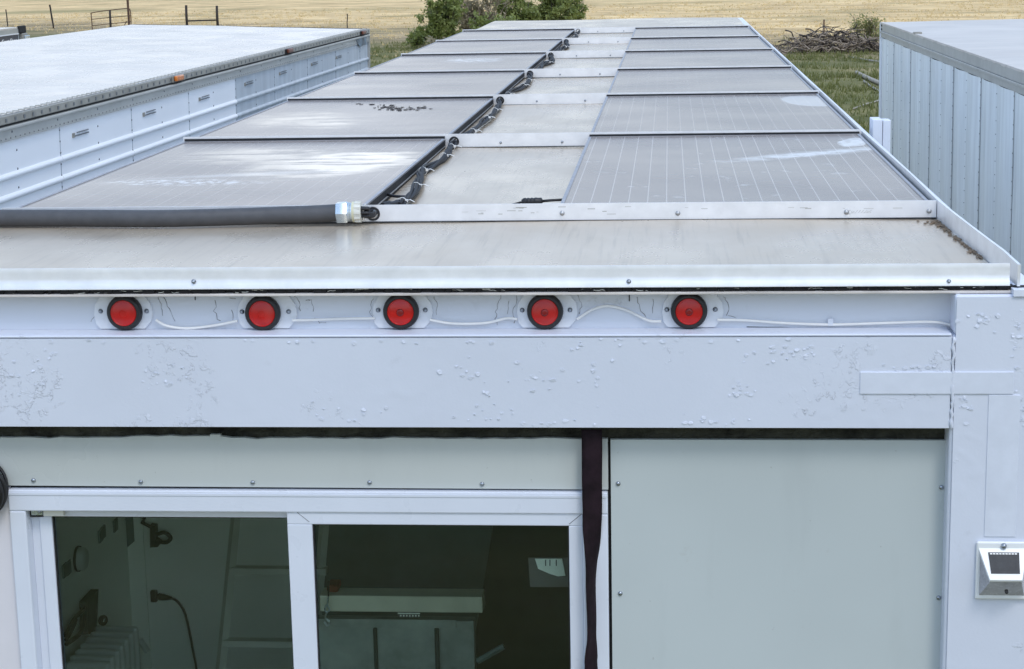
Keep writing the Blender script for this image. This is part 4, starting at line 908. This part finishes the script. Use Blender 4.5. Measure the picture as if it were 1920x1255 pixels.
# ------------------------------------------------------------------ the right-hand trailer
RT = empty('box_trailer', (2.355, 0, -.056), 'weathered aluminium box trailer parked to the right', 'trailer', rot=(0, -.008, 0))
ORG[RT.name] = Vector((0, 0, 0)); YF, YN, RW = 13.5, -1.4, 2.6
q = MB(); nx, ny = 10, 60
for j in range(ny+1):
    for i in range(nx+1):
        x = RW*i/nx; y = YN+(YF-YN)*j/ny; q.v.append(Vector((x, y, .002+.008*mnoise.noise(Vector((x*1.6, y*2.2, 5)))*(0 if i in (0, nx) else 1))))
for j in range(ny):
    for i in range(nx): k = j*(nx+1)+i; q.f.append((k, k+1, k+nx+2, k+nx+1))
q.build('roof', M['roof_white_r'], RT, smooth=True)
q = MB(); rn = random.Random(6); y = YN
capm = MB()
while y < YF:   # ragged roof edge hanging over the cap rail
    wy = rn.uniform(.05, .22); capm.box(-.028, .004, y, min(YF, y+wy), -.006-abs(rn.gauss(0, .004)), .0045); y += wy
tag(capm.build('roof_hem', M['roof_white_r'], RT), kind='stuff')
MB().box(-.024, .0, YN, YF, -.078, -.002).build('cap_rail', M['cove'], RT, bevel=.004)
MB().box(-.032, .0, YN, YF, -.098, -.0785).build('lip_rail', M['cove'], RT, bevel=.004)
MB().box(-.020, .0, YN, YF, -.140, -.0985).build('cove_rail', M['cove'], RT, bevel=.003)
sy = [at(px, py, 'x', 2.355).y for px, py in ((1678, 90), (1709, 100), (1745, 112), (1788, 132), (1840, 156), (1905, 184))]; pit = (sy[0]-sy[-1])/5
edges = [YF]; y = sy[0]
while y > YN: edges.append(y); y -= pit
edges.append(YN); rn = random.Random(12); q = MB()
for b, a in zip(edges[:-1], edges[1:]):
    # two shallow pans per sheet
    mid = (a+b)/2; wp = None
    for s0, s1 in ((a+.003, mid), (mid, b-.003)):
        bul = rn.uniform(.008, .022); g_ = MB(); nn, nz_ = 6, 10; base = 0
        for k in range(nz_+1):
            for i in range(nn+1):
                yy = s0+(s1-s0)*i/nn; zz = -.142-2.86*k/nz_; g_.v.append(Vector((-.006-bul*math.sin(math.pi*i/nn)+.006*mnoise.noise(Vector((yy*2.3, zz*1.4, 1))), yy, zz)))
        for k in range(nz_):
            for i in range(nn): c = k*(nn+1)+i; g_.f.append((c, c+1, c+nn+2, c+nn+1))
        pnl = g_.build('wall_panel', M['galv'], RT, smooth=True)
    z = -.17
    while z > -1.6: q.lathe((-.012, a, z), (-1, 0, 0), [(.0055, 0), (.004, .003), (0, .004)], 6); q.lathe((-.010, mid, z-.03), (-1, 0, 0), [(.0035, 0), (.003, .003), (0, .004)], 6); z -= .085
    if a > YN: MB().box(-.0135, .004, a-.0028, a+.0028, -3.0, -.142).build('panel_seam', M['alu_dull'], RT)
tag(q.build('rivets', M['rivet'], RT), kind='stuff')
MB().box(.006, .02, YN, YF, -3.0, -.142).build('wall_backing', M['dark'], RT)
MB().box(-.03, .03, YF, YF+.03, -3.0, -.001).build('corner_trim', M['wall_white'], RT, bevel=.006)
MB().box(.03, RW, YF, YF+.025, -3.0, -.001).build('front_wall', M['galv'], RT); MB().box(.03, RW, YN-.02, YN, -3.0, -.001).build('rear_wall', M['galv'], RT); MB().box(RW, RW+.02, YN, YF, -3.0, .001).build('wall_panel', M['galv'], RT); MB().box(0, RW, YN, YF, -3.08, -3.0).build('floor', M['cap'], RT)
p = (-.026, YF-.06)
for zz in (-.026, -.060): MB().box(-.0265, -.024, YF-.14, YF-.04, zz-.008, zz+.008).build('vent_slot', M['dark'], RT)
MB().box(-.03, .03, 10.9, 11.0, .001, .016).build('roof_clip', M['cap'], RT)
wheels_z = GZ
for y in (.8, 2.1):
    for x in (.2, RW-.2): MB().lathe((x, y, GZ+.556), (1, 0, 0), [(.02, -.13), (.24, -.13), (.29, -.10), (.46, -.13), (.50, -.09), (.50, .09), (.46, .13), (.29, .10), (.24, .13), (.02, .13)], 20).build('wheel', M['tyre'], RT)
for x in (.6, 1.9): MB().box(x, x+.15, 10, 10.15, GZ+.056, -3.08).build('landing_leg', M['rust'], RT)
# ------------------------------------------------------------------ the third trailer peeping in at the far left
px0 = at(36, 52, 'z', 0); FT = empty('box_trailer', (px0.x, px0.y, GZ), 'distant white trailer with a dark lettered plate at the far left', 'trailer')
x1, y1 = px0.x, px0.y
MB().box(x1-2.6, x1, y1-13, y1, -.012, .004).build('roof', M['roof_white'], FT); MB().box(x1-2.6, x1-.01, y1-13, y1-.01, -3.0, -.0125).build('body', M['wall_white'], FT)
MB().box(x1-.009, x1+.006, y1-13, y1-.05, -.055, -.013).build('cap_rail', M['cove'], FT); MB().box(x1-.009, x1+.010, y1-13, y1-.05, -.066, -.0555).build('lip_rail', M['wall_white'], FT)
MB().box(x1-.0095, x1+.020, y1-.05, y1+.16, -.060, .018).build('corner_bracket', M['dark'], FT, bevel=.01)
MB().box(x1-.04, x1+.03, y1+.02, y1+.17, -.42, -.0605).build('front_corner', M['cap'], FT, bevel=.01)
MB().box(x1-.04, x1+.045, y1+.05, y1+.19, -.13, -.085).build('hinge', M['zinc'], FT, bevel=.005); MB().box(x1-.04, x1+.045, y1+.05, y1+.19, -.20, -.165).build('hinge', M['zinc'], FT, bevel=.005)
plate = MB().box(x1-.0095, x1+.004, y1-.66, y1-.06, -.19, -.070).build('name_plate', simple('navy plate', (.02, .03, .055), .4), FT)
cu = bpy.data.curves.new('lettering', 'FONT'); cu.body = 'Great Dane'; cu.size = .17; cu.extrude = .002; cu.shear = .25
to = bpy.data.objects.new('lettering_source', cu); COL.objects.link(to); bpy.context.view_layer.update()
lme = bpy.data.meshes.new_from_object(to.evaluated_get(bpy.context.evaluated_depsgraph_get())); bpy.data.objects.remove(to)
xmax = max(v.co.x for v in lme.vertices); sc_ = .46/xmax
for v in lme.vertices: v.co = Vector((v.co.z+.0065, v.co.x*sc_, v.co.y*.40))
lme.materials.clear(); lme.materials.append(M['white_tie'])
lo = bpy.data.objects.new('lettering', lme); COL.objects.link(lo); lo.parent = plate; lo.location = Vector((x1, y1-.58, -.148))-org(plate)
for y in (y1-11, y1-9.8):
    for x in (x1-2.4, x1-.2): MB().lathe((x, y, GZ+.5), (1, 0, 0), [(.02, -.13), (.46, -.13), (.50, -.09), (.50, .09), (.46, .13), (.02, .13)], 16).build('wheel', M['tyre'], FT)
for x in (x1-2, x1-.6): MB().box(x, x+.15, y1-3, y1-2.85, GZ, -3.0).build('landing_leg', M['rust'], FT)

# ------------------------------------------------------------------ fence, gate
def post(px, ytop, ybase, lean, r, label, mat_='post', name='fence_post'):
    b = at(px, ybase, 'z', GZ); t_ = at(px-lean, ytop, 'y', b.y); q = MB(); n = 6
    P = [b.lerp(t_, i/n)+Vector((random.gauss(0, .008), 0, 0)) for i in range(n+1)]; P[0].z -= .2
    o = q.tube(P, [r*random.uniform(.9, 1.1) for _ in P], 7).build(name, M[mat_], None, loc=b); return tag(o, label, 'post', 'fence posts in the field')
post(15, 18, 50, 4, .045, 'thin dark fence post above the far left trailer')
post(101, 9, 55, 8, .065, 'leaning dark fence post left of the metal gate')
post(243, -26, 60, 5, .085, 'tall rusty post beside the metal gate', 'rust')
post(651, 26, 58, 0, .035, 'thin fence post above the left trailer front corner')
post(1545, 37, 66, 0, .045, 'reddish fence post standing behind the brush pile', 'rust')
b0, b1 = at(173, 62, 'z', GZ), at(249, 60, 'z', GZ); yy = (b0.y+b1.y)/2; pxm = FPX/(yy-CAM.y)
root = empty('metal_gate', (b0.x, yy, GZ), 'rusty tubular metal farm gate standing ajar in the fence line', 'gate')
def gp(px, py): return at(px, py, 'y', yy)
auto_smooth(MB().tube(smooth_path([gp(173.5, 66), gp(172.5, 45), gp(171, 28), gp(174, 24), gp(205, 19.5), gp(238, 16.5), gp(244, 20), gp(245.5, 35), gp(246, 66)], 5), .035, 6).build('frame', M['rust'], root), 80)
for a, b in (((172, 36.5), (245, 29.5)), ((172.5, 48.5), (245.5, 41))): MB().tube([gp(*a), gp(*b)], .028, 6).build('rail', M['rust'], root, smooth=True)
MB().tube([gp(206, 19.5), gp(208, 64)], .075, 6).build('upright', M['post'], root, smooth=True)
MB().tube([gp(233, 48), gp(238, 40)], .03, 6).build('latch', M['rust'], root)
b0 = at(350, 52, 'z', GZ); yy = b0.y; root = empty('fence_brace', (b0.x, yy, GZ), 'dark H-shaped fence brace of two posts and a crossbar', 'fence')
for px, tp in ((349.5, 10), (407, 11)):
    MB().tube([at(px+2, 60, 'y', yy), at(px, 30, 'y', yy), at(px-.5, tp, 'y', yy)], [.10, .095, .09], 8).build('post', M['post'], root, smooth=True)
MB().tube([at(351, 39.5, 'y', yy), at(407, 38, 'y', yy)], .055, 7).build('crossbar', M['post'], root, smooth=True)

# ------------------------------------------------------------------ bushes and brush pile
def bush(name, px, py, width, height, n_leaf, m_, label, seedv, leaf=.105, stems=18, stem_m='bark_dark', holes=.35, depth=None, group=None):
    rn = random.Random(seedv); b = at(px, py, 'z', GZ); root = empty(name, b, label, 'bush', group); st_ = MB(); lf = MB(); tips = []
    for k in range(stems):
        a = rn.uniform(0, 6.28); rr = rn.random()**.7; hh = height*rn.uniform(.55, 1.05)*(1-.25*rr*rr)
        e_ = Vector((b.x+math.cos(a)*rr*width*.5, b.y+math.sin(a)*rr*width*.5*(depth or .8), GZ+hh)); s_ = Vector((b.x+math.cos(a)*rr*width*.16, b.y+math.sin(a)*rr*width*.16, GZ-.05))
        P = smooth_path([s_, s_.lerp(e_, .4)+Vector((rn.gauss(0, .12), rn.gauss(0, .12), .1)), e_.copy()], 4); st_.tube(P, [.032*(1-.8*i/(len(P)-1)) for i in range(len(P))], 5)
        for j in range(9):
            t_ = rn.uniform(.22, 1); p = P[min(len(P)-1, int(t_*(len(P)-1)))]; d = Vector((rn.gauss(0, 1), rn.gauss(0, 1), rn.uniform(.1, 1.3))).normalized()*rn.uniform(.25, .65); e2 = p+d; e2.z = max(e2.z, GZ+.15)
            st_.tube([p, p.lerp(e2, .5)+Vector((rn.gauss(0, .04),)*3), e2], [.014, .010, .005], 4); tips.append((p, e2))
    for k in range(n_leaf):
        p, e2 = rn.choice(tips); c = p.lerp(e2, rn.uniform(.3, 1.1)) + Vector((rn.gauss(0, .10), rn.gauss(0, .10), rn.gauss(0, .10)))
        if mnoise.noise(c*1.1+Vector((seedv, 0, 0))) < -.25-(.35-holes): continue
        if c.z < GZ+.05: continue
        s_ = leaf*rn.uniform(.6, 1.3); u_ = Vector((rn.gauss(0, 1), rn.gauss(0, 1), rn.gauss(0, 1))).normalized(); v_ = u_.cross(Vector((rn.gauss(0, 1), rn.gauss(0, 1), rn.gauss(0, 1)))).normalized()
        lf.quad(c-u_*s_, c-v_*s_*.45, c+u_*s_, c+v_*s_*.45)
    st_.build('stems', M[stem_m], root); f = lf.build('foliage', M[m_], root); return root
bush('leafy_bush', 832, 92, 3.0, 3.5, 9500, 'leaf', 'rounded green bush at the left end of the thicket', 11, group='bushes in the field')
bush('leafy_bush', 902, 84, 3.4, 3.7, 5200, 'leaf_brown', 'bare brownish bush between two green bushes', 12, stems=30, stem_m='bark', group='bushes in the field')
bush('leafy_bush', 968, 76, 3.8, 3.9, 12000, 'leaf', 'dense green bush in the middle of the thicket', 13, group='bushes in the field')
bush('leafy_bush', 1040, 70, 3.3, 3.6, 10000, 'leaf', 'green bush just right of the middle of the thicket', 14, group='bushes in the field')
bush('leafy_bush', 1072, 66, 1.8, 3.0, 4500, 'leaf', 'narrow green bush at the far right end of the thicket', 19, stems=12, group='bushes in the field')
bush('leafy_bush', 925, 96, 2.6, 1.9, 3500, 'leaf', 'low green bush in front of the bare brownish bush', 18, stems=14, group='bushes in the field')
bush('leafy_bush', 785, 90, 1.0, .9, 900, 'leaf', 'small low green shrub left of the thicket', 15, stems=9, group='bushes in the field')
bush('leafy_bush', 815, 108, 1.4, .7, 700, 'leaf_brown', 'low brown shrub in front of the thicket', 16, stems=12, stem_m='bark', group='bushes in the field')
bush('leafy_bush', 1628, 92, 1.7, 1.9, 1700, 'leaf_pale', 'sparse pale green bush behind the right trailer corner', 17, leaf=.075, stems=12, stem_m='bark', holes=.25, group='bushes in the field')
bc = at(1555, 99, 'z', GZ); root = empty('brush_pile', bc, 'heap of dead grey branches lying behind the right trailer', 'brush pile')
rn = random.Random(55); meshes = []
for k in range(14):
    q = MB(); n = 6; L_ = 1.0; P = [Vector((L_*(i/n-.5), .06*rn.gauss(0, 1), .05*rn.gauss(0, 1))) for i in range(n+1)]; P = smooth_path(P, 2); q.tube(P, [.020*(1.15-.8*i/(len(P)-1)) for i in range(len(P))], 5)
    s_ = P[len(P)//2]; q.tube([s_, s_+Vector((.22, rn.uniform(-.2, .2), rn.uniform(0, .15)))], [.011, .004], 4); me = q.mesh('branch', smooth=True); me.materials.append(M['bark'] if k % 3 else M['bark_dark']); meshes.append(me)
for k in range(230):
    u_ = rn.gauss(0, .5); u_ = max(-1, min(1, u_)); hmax = .92*(1-abs(u_)**1.5)+.1; z = rn.random()**1.2*hmax; spread = 2.7
    o = inst(rn.choice(meshes), 'branch', (bc.x+u_*spread+.1, bc.y+rn.gauss(0, .5)*(1-.5*z), GZ+.06+z), root, Euler((rn.uniform(0, 6.28), rn.gauss(0, .28), rn.gauss(0, .7)+(math.pi if rn.random() < .5 else 0)))); s_ = rn.uniform(.5, 2.0); o.scale = (s_, rn.uniform(.7, 1.9), rn.uniform(.7, 1.9))
def log(pts, r, label, m_='log'):
    P = [at(a, b, 'z', GZ+r*.9+.02) for a, b in pts]; o = MB().tube(smooth_path(P, 4), r, 7).build('fallen_branch', M[m_], None, smooth=True); tag(o, label, 'branch', 'branches on the grass')
log([(1606, 136), (1622, 144), (1640, 152), (1660, 160)], .075, 'thick bleached branch lying on the grass by the right trailer')
log([(1620, 152), (1632, 161), (1650, 172)], .035, 'thin short branch under the thick bleached one')
log([(1600, 204), (1622, 196), (1640, 191), (1655, 186)], .022, 'long thin pale stick on the grass nearest the trailers')
log([(1590, 106), (1615, 111), (1650, 116)], .035, 'pale stick lying in front of the brush pile')
